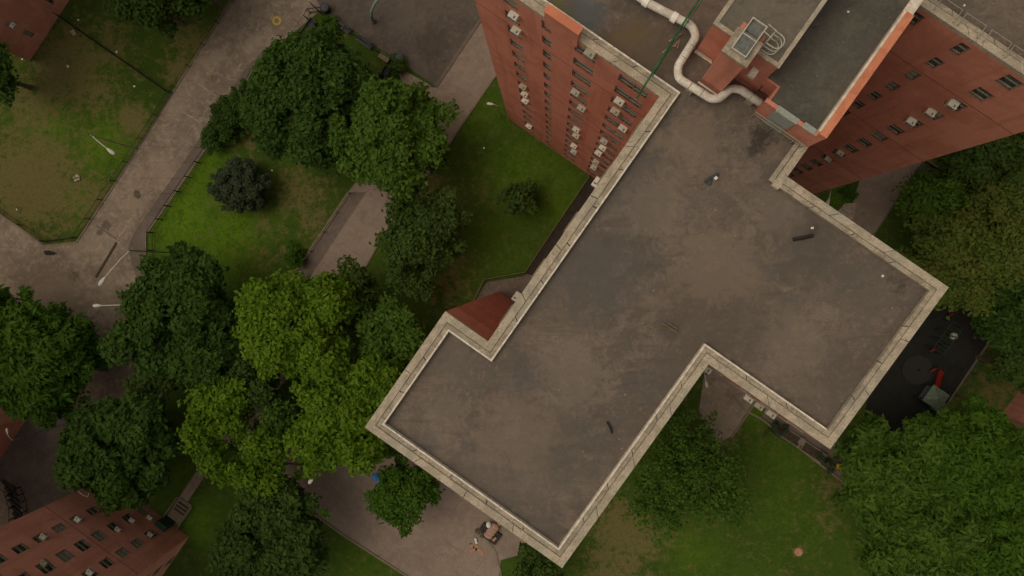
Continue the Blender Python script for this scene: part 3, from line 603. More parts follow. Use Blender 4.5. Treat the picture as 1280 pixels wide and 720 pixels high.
for z_ in (.3, .8, 1.2):
    mb.tube([uv(13.45+.0, 1.9, cz+z_)]+[uv(13.45+.32-.32*math.cos(a), 2.05+.0+.3*math.sin(a)+.2, cz+z_) for a in np.linspace(0, PI, 9)]+[uv(14.09, 1.9, cz+z_)], .025, 5)
for u_ in (13.47, 13.77, 14.07): mb.tube([uv(u_, 2.27 if u_ != 13.77 else 2.55, cz), uv(u_, 2.27 if u_ != 13.77 else 2.55, cz+1.2)], .02, 5)
for u_ in (13.6, 13.95): mb.tube([uv(u_, 1.92, cz-3.8 if 0 else cz), uv(u_, 1.92, cz+1.6), uv(u_, 1.5, cz+1.7)], .025, 5)
for k in range(5): mb.tube([uv(13.6, 1.92, cz+.2+.3*k), uv(13.95, 1.92, cz+.2+.3*k)], .02, 5)
mb.build('ladder_cage', M['steel'], tower)
mb = MB(); uvb(mb, 13.0, 13.06, 3.15, 3.7, H+1.1, H+1.16); uvb(mb, 13.0, 13.3, 3.15, 3.2, H+1.1, H+1.16)
for a_, b_ in ((12.95, 3.15), (12.95, 3.68)): mb.tube([uv(a_, b_, DECK), uv(a_, b_, H+1.1)], .03, 6)
mb.build('guard_rail', M['black'], tower)
mb = MB(); uvb(mb, 12.9, 13.34, 2.2, 2.55, H+2.2, H+2.5); mb.build('lamp_box', M['flash'], hp)
# roof rails along the parapet of the right wing
mb = MB()
for v0_ in (8.0, 9.4, 10.9, 12.2, 13.6):
    v1_ = v0_+1.15
    for v_ in (v0_, v1_): mb.tube([uv(21.45, v_, H-.05), uv(21.45, v_, H+.16), uv(22.15, v_, H+.16), uv(22.15, v_, H-.3)], .022, 5)
    mb.tube([uv(22.15, v0_, H+.16), uv(22.15, v1_, H+.16)], .02, 5)
mb.build('parapet_rail', M['lampgrey'], tower)

# ---- things standing on the roof
duct = empty('roof_duct', uv(11.6, 0, DECK), 0, 'pale wrapped roof duct zigzagging between brick shaft and roof edge', 'duct')
path = [(13.72, -9.5), (13.76, -3.8), (14.05, -1.35), (13.75, -0.85), (12.0, -0.75), (11.55, -0.4), (11.62, 1.55), (11.85, 1.85), (12.6, 2.05), (12.82, 2.45), (12.82, 3.7)]
pts = []
for i, (a_, b_) in enumerate(path):
    p = uv(a_, b_, H+.40)
    if 0 < i < len(path)-1:
        p0, p1 = uv(*path[i-1], H+.40), uv(*path[i+1], H+.40); r_ = min(.28, (p-p0).length*.4, (p1-p).length*.4)
        A_, B_ = p+(p0-p).normalized()*r_, p+(p1-p).normalized()*r_
        for k in range(5): t = k/4; pts.append(A_*(1-t)**2+p*2*t*(1-t)+B_*t*t)
    else: pts.append(p)
mb = MB(); mb.tube(pts, .21, 14); mb.build('pipe_run', M['duct'], duct, smooth=True)
for a_, b_ in ((13.73, -8), (13.745, -6.6), (13.75, -5.6), (13.76, -4.6), (13.77, -3.9), (13.9, -2.3)):
    mb = MB(); mb.tube([uv(a_, b_-.14, H+.40), uv(a_+.01, b_+.14, H+.40)], .27, 14); mb.build('coupling', M['duct_band'], duct)
for a_, b_, t_ in ((13.2, -.78, 0), (12.5, -.76, 0), (11.58, .3, 1), (11.6, 1.0, 1), (12.82, 3.1, 1)):
    mb = MB(); d_ = uv(.02, 0) if t_ == 0 else uv(0, .02); mb.tube([uv(a_, b_, H+.40)-d_, uv(a_, b_, H+.40)+d_], .222, 14); mb.build('band', M['clamp'], duct)
for a_, b_ in ((13.74, -7.2), (13.2, -.78), (11.56, .4), (12.82, 3.2)):
    mb = MB(); uvb(mb, a_-.2, a_+.2, b_-.2, b_+.2, DECK, H+.2); mb.build('support', M['clamp'], duct)
beam = empty('davit_beam', uv(12.5, -1.65, DECK), 0, 'long dark green steel beam lying across the roof edge beside the duct', 'beam')
mb = MB(); mb.tube([uv(17.5, -1.85, H+1.1), uv(13, -1.7, H+1.0), uv(9.55, -1.52, H+.5)], .055, 6); mb.build('main_pole', M['green_paint'], beam)
mb = MB(); mb.tube([uv(17.5, -1.62, H+1.15), uv(13, -1.6, H+1.05), uv(10.9, -1.5, H+.3)], .03, 6); mb.build('side_pole', M['green_paint'], beam)
for a_ in (11.2, 14.0): mb = MB(); mb.tube([uv(a_, -1.65, DECK), uv(a_, -1.62, H+.78)], .05, 6); mb.build('stand', M['green_paint'], beam)
def litter(name, pts_, rad, z, mat, label, cat, grp=None):
    mb = MB()
    for pl in pts_: mb.tube([at(x, y, z+dz) for x, y, dz in pl], rad, 5)
    return single(mb, name, mat, label, cat, grp)
litter('fallen_branch', [[(836, 52, .1), (846, 46, .2), (852, 42, .1)], [(843, 58, .1), (850, 48, .25), (847, 60, .1)], [(828, 66, .1), (838, 57, .2), (845, 58, .1)]], .03, DECK, M['tan'], 'thin pale twigs lying on roof beside the green beam', 'twigs')
litter('plank', [[(991, 299, .06), (1003, 297, .08), (1016, 294, .06)]], .11, DECK, M['black'], 'short dark plank lying near the upper right roof edge', 'plank')
litter('fallen_branch', [[(826, 403, .08), (838, 410, .15), (847, 416, .08)], [(833, 410, .08), (842, 413, .12)], [(836, 404, .1), (846, 411, .1)]], .035, DECK, M['rail_brown'], 'small brown dry branch lying in the middle of the big roof', 'branch')
litter('roof_scrap', [[(759, 527, .05), (763, 534, .1), (765, 541, .05)]], .06, DECK, M['black'], 'dark curled scrap lying on roof towards the lower wing', 'scrap')
rd = empty('roof_drain', at(890, 224, DECK), 0, 'small dark roof drain with white box in the upper roof', 'drain')
mb = MB(); mb.tube([at(881, 227, DECK+.1), at(887, 231, DECK+.1)], .045, 6); mb.tube([at(887, 231, DECK+.1), at(890, 225, DECK+.1)], .04, 6); mb.tube([at(881, 227, DECK+.1), at(889, 222, DECK+.1), at(898, 217, DECK+.1)], .07, 6); mb.build('strainer', M['darkgrey'], rd)
mb = MB(); mb.box(at(894, 223, DECK), .16, .16, .2, .6); mb.build('box', M['white'], rd)
for i, (x, y, s_, l_) in enumerate([(1015, 285, .13, 'white scrap beside the dark plank on the roof'), (1103, 345, .12, 'white scrap near the right corner of the roof'), (1022, 265+0, .08, 'tiny pale scrap along the notch edge of the roof'),
        (1060, 15, .1, 'tiny white scrap on the dark penthouse roof'), (1205, 7, .1, 'tiny white scrap on the top right roof'), (741, 262, .09, 'tiny white scrap beside the long left parapet')]):
    mb = MB(); zz = H+2.06 if i == 3 else DECK+.005; mb.box(at(x, y, zz), s_, s_*.8, s_*.5, i); single(mb, 'scrap', M['white'], l_, 'scrap', 'white scraps on the roofs')

# ---- other apartment blocks, only their nearest corners reach into the picture
def block(name, u0, u1, v0, v1, label, faces, zoff=-0.4, minz=0.4, h=H, rot_skip=None):
    root = empty(name, uv((u0+u1)/2, (v0+v1)/2, 0), 0, label, 'building')
    ring = [('a', u0, v0), ('b', u0, v1), ('c', u1, v1), ('d', u1, v0)]         # P0->B->.. order: facing -u, +v, +u, -v
    rows = [(z-.68+zoff, z+.68+zoff) for z in ZC if z+zoff-.65 > minz]; mb = MB(); sd = []
    for k, key in enumerate(('-u', '+v', '+u', '-v')):
        a, b = ring[k], ring[(k+1) % 4]; L = abs(a[1]-b[1])+abs(a[2]-b[2])
        cols = faces.get(key, cols_even(L, max(2, int(L/3.4)), 1.2))
        r = facade(mb, XY(a[1], a[2]), XY(b[1], b[2]), 0, h, cols, rows if cols else ())
        if key in faces:
            for p, w_, h_, ci, ri in r[0]:
                q = at(0, 0)  # every window of the faces the photograph shows is a part of its own
                put_window(root, p, r[1], w_, h_) if p.z < faces.get('zmax', 24) else sd.append(([(p, w_, h_, ci, ri)], r[1]))
        else: sd.append(r)
    mb.build('wall', M['brick2'], root)
    if sd: side_windows(root, sd)
    mb = MB()
    for zj in (10.1, 20.4, 30.7):
        for k in range(4):
            a, b = ring[k], ring[(k+1) % 4]; A = Vector((*XY(a[1], a[2]), zj)); B = Vector((*XY(b[1], b[2]), zj)); t = (B-A).normalized(); e = Vector((t.y, -t.x, 0))*.012; up = Vector((0, 0, .06))
            mb.face([A+e, B+e, B+e+up, A+e+up]); mb.face([A+e+up, B+e+up, B+up, A+up])
    mb.build('expansion_joint', M['joint'], root)
    mb = MB(); mb.uvbox(u0-.02, u1+.02, v0-.02, v1+.02, h, h+.4); mb.build('coping', M['coping'], root)
    mb = MB(); mb.uvbox(u0+.7, u1-.7, v0+.7, v1-.7, h+.4, h+.45); mb.build('roof_deck', M['deck'], root)
    return root
# facing +u: wall runs c->d i.e. from v1 towards v0, so s = v1 - v
def cu(v1, cols): return [(v1-b, v1-a) for a, b in reversed(cols)]
bl = block('apartment_block', -66, -45.5, -26.5, -15.55, 'red brick block in the lower left corner with small white window air conditioners',
      {'+u': cu(-15.55, [(-24.15, -23.3), (-21.6, -20.4), (-18.72, -17.75)]), '+v': [(13.0, 13.6), (17.2, 18.2)], 'zmax': 19}, zoff=-1.39)
block('apartment_block', -70, -45.3, -64, -37.35, 'dark red block at the left edge beneath the round green tree', {}, minz=9)
block('apartment_block', -13.5, 16, -84, -58.7, 'red brick block in the upper left corner beside the worn lawn', {'+v': [(2.43, 2.93), (6.5, 6.95), (10.5, 11.4)], 'zmax': 14}, zoff=-.2)
block('apartment_block', 14.05, 40, 45.4, 66, 'dark red block at the right edge beyond the playground', {}, minz=7)
mb = MB(); mb.uvbox(-45.5, -44.9, -18.9, -17.6, 1.9, 2.1); mb.uvbox(-45.5, -44.95, -18.85, -17.65, 0, 1.9); mb.build('entrance_canopy', M['darkgreen'], bl)
def vt(x, y, a, b):
    p = at(x, y, 0); return [Vector((p.x, p.y, a)), Vector((p.x, p.y, b))]
# ---- window air conditioners
def hit_u(px, py, u):
    d = Q @ Vector(((px-640)/F, -(py-360)/F, -1.0)); s = u/d.dot(U); return (s*d.dot(V), D+s*d.z)
def hit_v(px, py, v):
    d = Q @ Vector(((px-640)/F, -(py-360)/F, -1.0)); s = v/d.dot(V); return (s*d.dot(U), D+s*d.z)
mb = MB(); mb.box((0, -.12, 0), .56, .50, .38); mb.box((0, -.16, .38), .50, .36, .02); AC_C = mb.mesh('casing', M['ac'])
AC_C2 = AC_C.copy(); AC_C2.materials.clear(); AC_C2.materials.append(M['ac2'])
mb = MB()
for k in range(5): mb.box((0, -.376, .06+k*.055), .48, .02, .02)
mb.box((.1, -.24, .401), .09, .16, .012)
AC_G = mb.mesh('grille', M['grille'])
ORD = ['top', 'second', 'third', 'fourth', 'fifth', 'sixth', 'seventh', 'eighth', 'ninth', 'tenth', 'eleventh', 'twelfth', 'thirteenth', 'fourteenth', 'lowest']
used = {}
def ac(loc, ang, label, alt=False, group='window air conditioners'):
    n_ = used.get(label, 0); used[label] = n_+1
    if n_: label = label + (' beside another' if n_ == 1 else ' in a crowded row')
    r = empty('window_air_conditioner', loc, ang, label, 'air conditioner', group)
    for nm, me_ in (('casing', AC_C2 if alt else AC_C), ('grille', AC_G)):
        o = bpy.data.objects.new(nm, me_); COL.objects.link(o); o.parent = r
def floor_word(z, off=0.0):
    k = int(round((38.68+off-z)/2.58)); return ORD[max(0, min(14, k))], 38.68+off-2.58*k
angJ = math.atan2(V.y, V.x)          # walls running along +V, facing -u
z1 = lambda x, y: (590+x/6, y/6)
z2 = lambda x, y: (640+x/5.145, 100+y/5.145)
colname = lambda v: 'far left' if v < -9 else ('narrow' if v < -7 else ('third' if v < -4.2 else 'widest'))
for i, p in enumerate([z1(295, 145), z1(315, 255), z1(370, 670), z2(72, 107), z2(75, 150), z2(100, 310), z1(865, 430), z1(760, 715), z2(435, 200), z2(402, 335), z2(402, 372), z2(388, 438), z2(388, 474),
        z2(675, 160), z2(650, 222), z2(580, 410), z2(572, 452), z2(545, 485), z2(530, 540), z2(515, 575), z2(700, 330)]):
    v_, z_ = hit_u(*p, 10.3-.28); wd, zc_ = floor_word(z_)
    ac(uv(10.4, v_, z_-.22), angJ, 'air conditioner in %s window from the top, %s column of the upper left facade' % (wd, colname(v_)), i % 4 == 2)
z6 = lambda x, y: (1000+x/4, 110+y/4)
for i, p in enumerate([z6(755, 92), z6(645, 132), z6(548, 176), z6(195, 332), z6(135, 362)]):
    v_, z_ = hit_u(*p, 21.3-.28); wd, zc_ = floor_word(z_)
    ac(uv(21.3, v_, z_-.22), angJ, 'air conditioner in %s window from the top of the upper right facade' % wd, i == 1)
for i, (p, lb) in enumerate([((886, 457), 'white air conditioner tucked in the inner corner under the lower parapet'), ((883, 462), 'pale air conditioner lowest in the inner corner under the parapet'), ((938, 494), 'white air conditioner leftmost of three under the lower right parapet'),
        ((952, 502), 'white air conditioner middle of three under the lower right parapet'), ((967, 512), 'white air conditioner rightmost of three under the lower right parapet')]):
    v_, z_ = hit_u(*p, .72-.36); z_ = (36.2, 30.5, 33.5, 33.5, 36.0)[i]
    # this wall is nearly edge-on: keep a window height and slide the box along the wall under its pixel
    q = at(p[0], p[1], z_); ac(uv(.72, touv(q)[1], z_-.22), angJ, lb)
mUp = math.atan2(-U.y, -U.x)         # walls running along -U, facing -v
for p, z_, lb in (((744, 227), 36.0, 'white air conditioner poking out below the upper left parapet'), ((646, 371), 35.8, 'white air conditioner poking out above the brick notch')):
    ac(uv(touv(at(*p, z_))[0], -.65, z_-.22), mUp, lb)
z7 = lambda x, y: (x/5.12, 590+y/5.12)
mDn = math.atan2(-V.y, -V.x)         # walls running along -V, facing +u
for i, (p, lb) in enumerate([((505, 293), 'third window from the ground in left column'), ((285, 403), 'fifth window from the ground in left column'), ((852, 300), 'second window up in middle column'), ((762, 358), 'third window up in middle column'),
        ((290, 570), 'sixth window up in middle column'), ((582, 632), 'sixth window up in right column'), ((968, 392), 'lowest window beside the green canopy'), ((965, 285), 'wide ground floor window of middle column')]):
    v_, z_ = hit_u(*z7(*p), -45.5+.3)
    ac(uv(-45.5, v_, z_-.22), mDn, 'air conditioner, %s on the lower left facade' % lb, i in (1, 4))
v_ = hit_v(18, 33, -58.7+.3); ac(uv(v_[0], -58.7, v_[1]-.22), math.atan2(U.y, U.x), 'white air conditioner on the upper left corner block')

# ---- street lamps
def lamp(px_top, z, heads, label, px_foot=None, white=True, cat='street lamp', scale=1.0, pole_mat=None):
    """pole foot stands straight below px_top seen at height z; heads: pixels of the luminaires"""
    top = at(*px_top, z); r = empty('street_lamp', (top.x, top.y, 0), 0, label, cat, 'street lamps')
    mb = MB(); mb.tube([Vector((top.x, top.y, 0)), Vector((top.x, top.y, .4)), Vector((top.x, top.y, .41)), top], [.10*scale, .095*scale, .075*scale, .045*scale], 8); mb.build('pole', pole_mat or M['lampgrey'], r)
    for hx, hy in heads:
        hp_ = at(hx, hy, z+.35); d = (hp_-top); d.z = 0; L = d.length; t = d.normalized(); ang = math.atan2(t.y, t.x)
        mb = MB(); mb.tube([top-Vector((0, 0, .3)), top+t*L*.3+Vector((0, 0, .12)), top+t*L*.7+Vector((0, 0, .32)), hp_-t*.1], [.05*scale, .045*scale, .04*scale, .04*scale], 6); mb.build('arm', M['lampwhite'] if white else M['lampgrey'], r)
        mb = MB(); c = hp_; n = Vector((-t.y, t.x, 0)); S = scale; prof = [(-.38, .05, .06), (-.15, .13, .1), (.15, .19, .13), (.42, .17, .11), (.55, .06, .05)]; rings = []
        for s_, w_, hh in prof: rings.append([c+t*s_*S+n*w_*S*math.cos(a)+Vector((0, 0, hh*S*math.sin(a))) for a in [2*PI*k/8 for k in range(8)]])
        for i in range(len(rings)-1):
            for k in range(8): mb.face([rings[i][k], rings[i][(k+1) % 8], rings[i+1][(k+1) % 8], rings[i+1][k]])
        mb.face(rings[0][::-1]); mb.face(rings[-1]); h_ = mb.build('lamp_head', M['lampwhite'], r, smooth=True)
lamp((160, 313), 8.6, [(129, 350)], 'street lamp with long curved arm over the path junction', scale=1.25)
lamp((190, 380), 8.8, [(123, 382)], 'street lamp with long straight arm over the open square')
lamp((113, 169), 8.2, [(137, 188)], 'street lamp with angled arm standing in the worn lawn', scale=1.15)
lamp((403, 582), 8.4, [(390, 599)], 'street lamp rising between yellow-green trees near the lower walkway')
lamp((107, 622), 8.6, [(94, 610), (123, 601)], 'twin-headed street lamp in front of the lower left block', scale=.9)
lamp((622, 132), 5.0, [(614, 130)], 'small white lamp on the lawn beside the upper left facade', scale=.8)
lamp((880, 464), 5.0, [(883, 479)], 'small white lamp in the green inner corner of the tower', scale=.8)
lamp((1039, 238), 6.0, [(1035, 252)], 'white lamp beside the small grass corner under the right facade', scale=1.0)
lamp((14, 551), 8.0, [(9, 540)], 'street lamp beside the dark red block at the left edge', scale=.7)
gn = empty('gooseneck_post', at(467, 26), 0, 'pale curved gooseneck post on the dark car park', 'post')
mb = MB(); mb.tube([at(467, 27, 0), at(464.5, 22, 1.3), at(464, 14, 2.4), at(468, 5, 3.2), at(475, -6, 3.6)], .16, 8); mb.build('curved_pipe', M['palegreen'], gn, smooth=True)
mb = MB(); mb.tube(vt(467, 27, 0, .3), .3, 10); mb.build('base', M['darkgrey'], gn)

# ---- fences
def fence(px, h, label, mat, post_step=2.6, rails=(1.0, .12), bars=0.0, rail_r=.03, rail_mat=None, pmat=None, cat='fence', post_r=.045):
    P = [at(x, y) for x, y in px]; r = empty('fence', P[0], 0, label, cat)
    for f_ in rails:
        mb = MB(); mb.tube([p+Vector((0, 0, h*f_)) for p in P], rail_r, 6); mb.build('rail', rail_mat or mat, r)
    pm_ = MB(); pm_.tube([Vector((0, 0, 0)), Vector((0, 0, h*1.03))], post_r, 6); pme = pm_.mesh('post', pmat or mat)
    b_ = MB()
    for a, b in zip(P, P[1:]):
        L = (b-a).length; n = max(1, round(L/post_step))
        for i in range(n+(b is P[-1])):
            o = bpy.data.objects.new('post', pme); COL.objects.link(o); o.parent = r; o.location = a.lerp(b, i/n)-r.location
        if bars:
            m_ = int(L/bars)
            for i in range(m_): p = a.lerp(b, (i+.5)/m_); b_.box(p+Vector((0, 0, h*.12)), .018, .018, h*.86, 0)
    if bars: b_.build('pickets', mat, r)
    return r
fence([(66, 14), (212, 116)], 1.2, 'dark iron fence dividing the two lawns at upper left', M['black'], bars=.14)
fence([(303, -25), (293, 3), (219, 110)], 1.1, 'fence with pale top rail along the upper lawn and path', M['black'], rail_mat=M['rail_brown'], bars=.22, rails=(1.0,))
fence([(216, 116), (160, 203), (97, 297), (60, 302)], 1.1, 'black railing along the worn lawn edge and path', M['black'], bars=.2)
fence([(58, 301), (0, 262), (-40, 234)], 1.1, 'black railing with pale rail along lower left of the worn lawn', M['black'], rail_mat=M['rail_brown'], bars=.25, rails=(1.0, .12))
fence([(336, 76), (322, 90), (263, 186), (213, 258), (192, 291), (192, 335)], 1.45, 'tall black railing between path and bright green lawn', M['black'], post_step=1.9, rails=(1.0, .15), bars=.25, rail_r=.035, post_r=.06)
fence([(-10, 357), (0, 366), (62, 406), (112, 441)], 1.0, 'low dark railing beside the round tree at left edge', M['black'], rail_mat=M['rail_brown'], bars=.25)
fence([(438, 242), (374, 338)], .8, 'low railing along the shaded walkway', M['black'], rail_mat=M['rail_brown'])
fence([(1200, 374), (1249, 411), (1194, 494)], 1.3, 'thin grey fence around the black playground', M['darkgrey'], bars=.3)
fence([(740, 216), (690, 290), (657, 340), (606, 349), (592, 377)], 1.0, 'dark railing round the sunken yard beside the tower', M['black'], rail_mat=M['rail_brown'], bars=.16, rail_r=.04)
fence([(392, 8), (403, 18), (500, 84)], 1.4, 'black railing along the car park edge above the dark tree', M['black'], bars=.25, rail_r=.035)
fence([(404, 14), (388, 16), (384, 24), (396, 33)], 1.2, 'small black gate enclosure at the path and car park corner', M['black'], bars=.3, rail_r=.05, cat='railing')
fence([(1160, 210), (1200, 238), (1262, 290)], 1.1, 'black railing by the paved strip below the right facade', M['black'], bars=.25)
fence([(15, 618), (26, 608), (33, 625), (36, 650), (30, 672)], 1.1, 'curved black railing at the steps near lower left corner', M['black'], post_step=1.0, bars=.15)
fence([(2, 600), (14, 612), (20, 632), (20, 660)], 1.1, 'inner curved black railing near lower left corner', M['black'], post_step=1.0, bars=.15)
# steps inside the curved railing
mb = MB()
for k in range(9):
    p = at(12+k*2.4, 606+k*8); mb.box(p, 1.6, .32, .12+.02*k, -.5-.05*k)
single(mb, 'steps', M['black'], 'dark curved steps between black railings near lower left corner', 'steps')

# ---- benches, bins and blocks
def bench(px, rz, label, L=1.8, mat=None):
    r = empty('park_bench', at(*px), rz, label, 'bench'); m_ = mat or M['darkgrey']
    mb = MB()
    for k in range(4): mb.box((0, -.21+k*.14, .43), L, .11, .04)
    mb.build('seat', m_, r, world=False); mb = MB()
    for k in range(3): mb.box((0, .29+.02*k, .55+k*.13), L, .035, .1)
    mb.build('backrest', m_, r, world=False)
    for s_ in (-1, 1):
        mb = MB(); mb.box((s_*L*.4, -.12, 0), .07, .07, .43); mb.box((s_*L*.4, .26, 0), .07, .07, .9); mb.box((s_*L*.4, .07, .38), .07, .5, .05); mb.build('leg', M['black'], r, world=False)
RZV = math.atan2(V.y, V.x); RZU = math.atan2(U.y, U.x)
bench((430, 36), RZV, 'grey bench by the car park railing, nearest the dark bin'); bench((457, 55), RZV, 'grey bench halfway along the car park railing')
bench((473, 105), RZU+.1, 'black bench at the edge of the mid-green tree crown', 2.0, M['black']); bench((482, 96), RZU+.1, 'black bench beside the lower car park bin', 2.0, M['black'])
bench((386, 40), RZU, 'long dark bench under the dark tree beside the path', 2.6)
def block_(px, sx, sy, sz, rz, mat, label, nm='concrete_block', cat='block'):
    mb = MB(); mb.box(at(*px), sx, sy, sz, rz); mb.box(at(*px, sz), sx*.86, sy*.8, .06, rz); single(mb, nm, mat, label, cat)
block_((425, 32), 1.0, .55, .5, RZV, M['kerb'], 'pale concrete block beside the first car park bench')
block_((481, 73), 1.1, .65, .55, RZV, M['kerb'], 'large pale concrete block near the lower car park bin')
block_((498, 85), .5, .3, .5, RZU, M['kerb'], 'small pale block behind the lower car park bin')
def bin_(px, mat, lidm, label, rr=.42, hh=1.0):
    r = empty('litter_bin', at(*px), 0, label, 'bin'); P = at(*px)
    mb = MB(); mb.tube([P, P+Vector((0, 0, .1)), P+Vector((0, 0, hh))], [rr*.8, rr*.85, rr], 12); mb.build('body', mat, r)
    mb = MB(); mb.tube([P+Vector((0, 0, hh)), P+Vector((0, 0, hh+.12)), P+Vector((0, 0, hh+.2))], [rr*1.05, rr*.9, rr*.4], 12); mb.build('lid', lidm, r)
bin_((409, 13), M['black'], M['darkgrey'], 'dark blue-grey bin at the upper corner of car park railing', .5); bin_((501, 74), M['black'], M['darkgrey'], 'dark blue-grey bin at the lower end of car park railing', .5)
bin_((1045, 581), M['yellow'], M['yellow'], 'round yellow bin at the end of the seating pad', .36, .9)
def planter(px, label):
    r = empty('planter', at(*px), RZV+.02, label, 'planter', 'long dark planters on the seating pad'); mb = MB()
    for s_ in (-1, 1): mb.box((0, s_*.5, 0), 2.5, .1, .35); mb.box((s_*1.2, 0, 0), .1, .9, .35)
    mb.build('box', M['kerb'], r, world=False); mb = MB(); mb.box((0, 0, 0), 2.3, .9, .28); mb.build('soil', M['soil'], r, world=False)
planter((987, 545), 'long dark planter on the seating pad, the upper of two'); planter((1015, 564), 'long dark planter on the seating pad, beside the yellow bin end')
for k, px in enumerate(((1001, 551), (1028, 570), (1040, 576))): block_(px, .8, .5, .42, RZU, M['kerb'], ('pale stone seat between the two long planters', 'pale stone seat before the green shrub', 'small pale stone beside the yellow bin')[k], 'stone_seat', 'seat')
# ramp with grates at the lower left block
rr_ = empty('entrance_ramp', at(222, 642), RZU, 'grey concrete entrance ramp with three dark grates on green lawn', 'ramp')
mb = MB(); mb.box((0, 0, 0), 3.4, 1.8, .12); mb.box((-.8, 0, .12), 1.7, 1.5, .05); mb.build('slab', M['kerb'], rr_, world=False)
for s_ in (-1, 1): mb = MB(); mb.box((0, s_*.95, 0), 3.4, .1, .5); mb.build('side_wall', M['kerb'], rr_, world=False)
for k in range(3): mb = MB(); mb.box((.35+.42*k, -.05, .12), .24, 1.3, .02); mb.build('grate', M['soil'], rr_, world=False)

# ---- discarded things by the lower walkway
P0_ = at(612, 666)
mb = MB(); mb.box(P0_, 2.3, 1.3, .35, RZV); single(mb, 'flat_cart', M['black'], 'low black flat cart under the discarded tan mattress', 'cart')
mb = MB(); q = at(614, 664, .36)
for k in range(4): mb.ball(q+Vector((math.cos(RZU)*(k*.38-.5), math.sin(RZU)*(k*.38-.5), .16)), .55, .34, .17, 10, 5, jit=.05, rot=RZV)
single(mb, 'mattress', M['tan'], 'rumpled tan mattress folded on a black cart by the walkway', 'mattress', smooth=True)
mb = MB(); mb.ball(at(611, 656, .75), .3, .36, .28, 9, 6, jit=.08); single(mb, 'sack', M['white'], 'bulging white sack on the folded tan mattress', 'sack', smooth=True)
mb = MB(); mb.box(at(622, 659, .3), .9, .3, .05, RZU+.3); mb.box(at(618, 674, .5), .5, .25, .05, RZU-.2); single(mb, 'plank_pile', M['cardboard'], 'two loose boards beside the tan mattress', 'boards')
mb = MB(); mb.ball(at(598, 664, .25), .4, .3, .22, 9, 6, jit=.12); mb.ball(at(602, 668, .3), .26, .34, .2, 9, 6, jit=.12); single(mb, 'bag', M['bark'], 'brown rubbish bag between the mattress and cardboard', 'bag', smooth=True)
mb = MB(); mb.box(at(595, 676, .1), .2, .55, .12, .25); mb.box(at(594, 676, .22), .1, .5, .02, .25); single(mb, 'white_box', M['white'], 'narrow white box beside the torn cardboard', 'box')
mb = MB()
for x, y, a_, l_ in ((592, 688, .5, .7), (598, 687, -.1, .6), (603, 691, 1.8, .5), (590, 682, 1.2, .4), (596, 684, .9, .5)): mb.box(at(x, y, .02), l_, .3, .06, a_)
single(mb, 'cardboard', M['cardboard'], 'torn orange-brown cardboard pieces lying on the walkway', 'cardboard')
mb = MB(); mb.box(at(590, 682, .02), .2, .6, .05, .6); single(mb, 'dark_board', M['black'], 'narrow black board leaning on the torn cardboard', 'board')
mb = MB(); mb.ball(at(470, 596, .3), .45, .4, .25, 8, 5, jit=.2); mb.box(at(472, 600, .05), .5, .35, .05, .6); single(mb, 'tarp', M['blue'], 'crumpled blue tarp at the edge of the small bright tree', 'tarp')
mb = MB()
for x, y, s_ in ((97, 220, .28), (95, 225, .22), (99, 224, .18), (93, 222, .15)): mb.ball(at(x, y, .12), s_, s_*.8, .12, 7, 4, jit=.25)
single(mb, 'litter', M['ac2'], 'small pile of pale litter on the worn lawn', 'litter')
for i, (x, y, s_, l_) in enumerate([(98, 25, .1, 'white scrap on the grass near the upper left block'), (146, 65, .11, 'white scrap beside the fence between two lawns'), (463, 90, .12, 'white scrap on the grass below the car park'), (340, 213, .1, 'white scrap on the lawn under the dark tree'),
        (362, 307, .08, 'white scrap near the shaded walkway railing'), (28, 74, .09, 'white scrap by the base of the upper left block'), (21, 262, .08, 'white scrap near the left lawn corner'), (605, 185, .09, 'white scrap on the deep green lawn'), (85, 83, .12, 'pale scraps on the bare ground'), (168, 108, .1, 'pale scrap on the bare patch near the fence corner')]):
    mb = MB(); mb.box(at(x, y, .03), s_*2, s_*1.5, s_*.6, i*.7); single(mb, 'litter', M['white'], l_, 'litter', 'scraps of litter on the lawns')
mb = MB(); mb.box(at(92, 41, .02), .45, .6, .1, .6); single(mb, 'litter', M['tan'], 'pinkish crumpled bag on the grass near the iron fence', 'litter')
mb = MB(); mb.tube([at(55, 315, .06), at(60, 316, .12), at(71, 317, .05)], .07, 6); mb.ball(at(60, 316, .1), .55, .22, .14, 9, 5, jit=.35); mb.ball(at(66, 316.5, .08), .3, .16, .1, 8, 5, jit=.35)
single(mb, 'fallen_branch', M['black'], 'dark leafy branch fallen on the paving by the lawn corner', 'branch')
mb = MB(); mb.tube(vt(267, 97, .02, .05), .28, 14); single(mb, 'drain_cover', M['rail_brown'], 'round brown drain cover on the concrete path', 'drain cover')
mb = MB(); mb.tube(vt(92, 345, .02, .05), .3, 14); mb.box(at(91, 341, .05), .15, .15, .05); single(mb, 'drain_cover', M['walk_dark'], 'worn grey drain cover on the open square', 'drain cover')
mb = MB(); mb.tube(vt(998, 690, .02, .06), .42, 14); single(mb, 'drain_cover', M['cardboard'], 'round rusty cover in the bottom right lawn', 'drain cover')

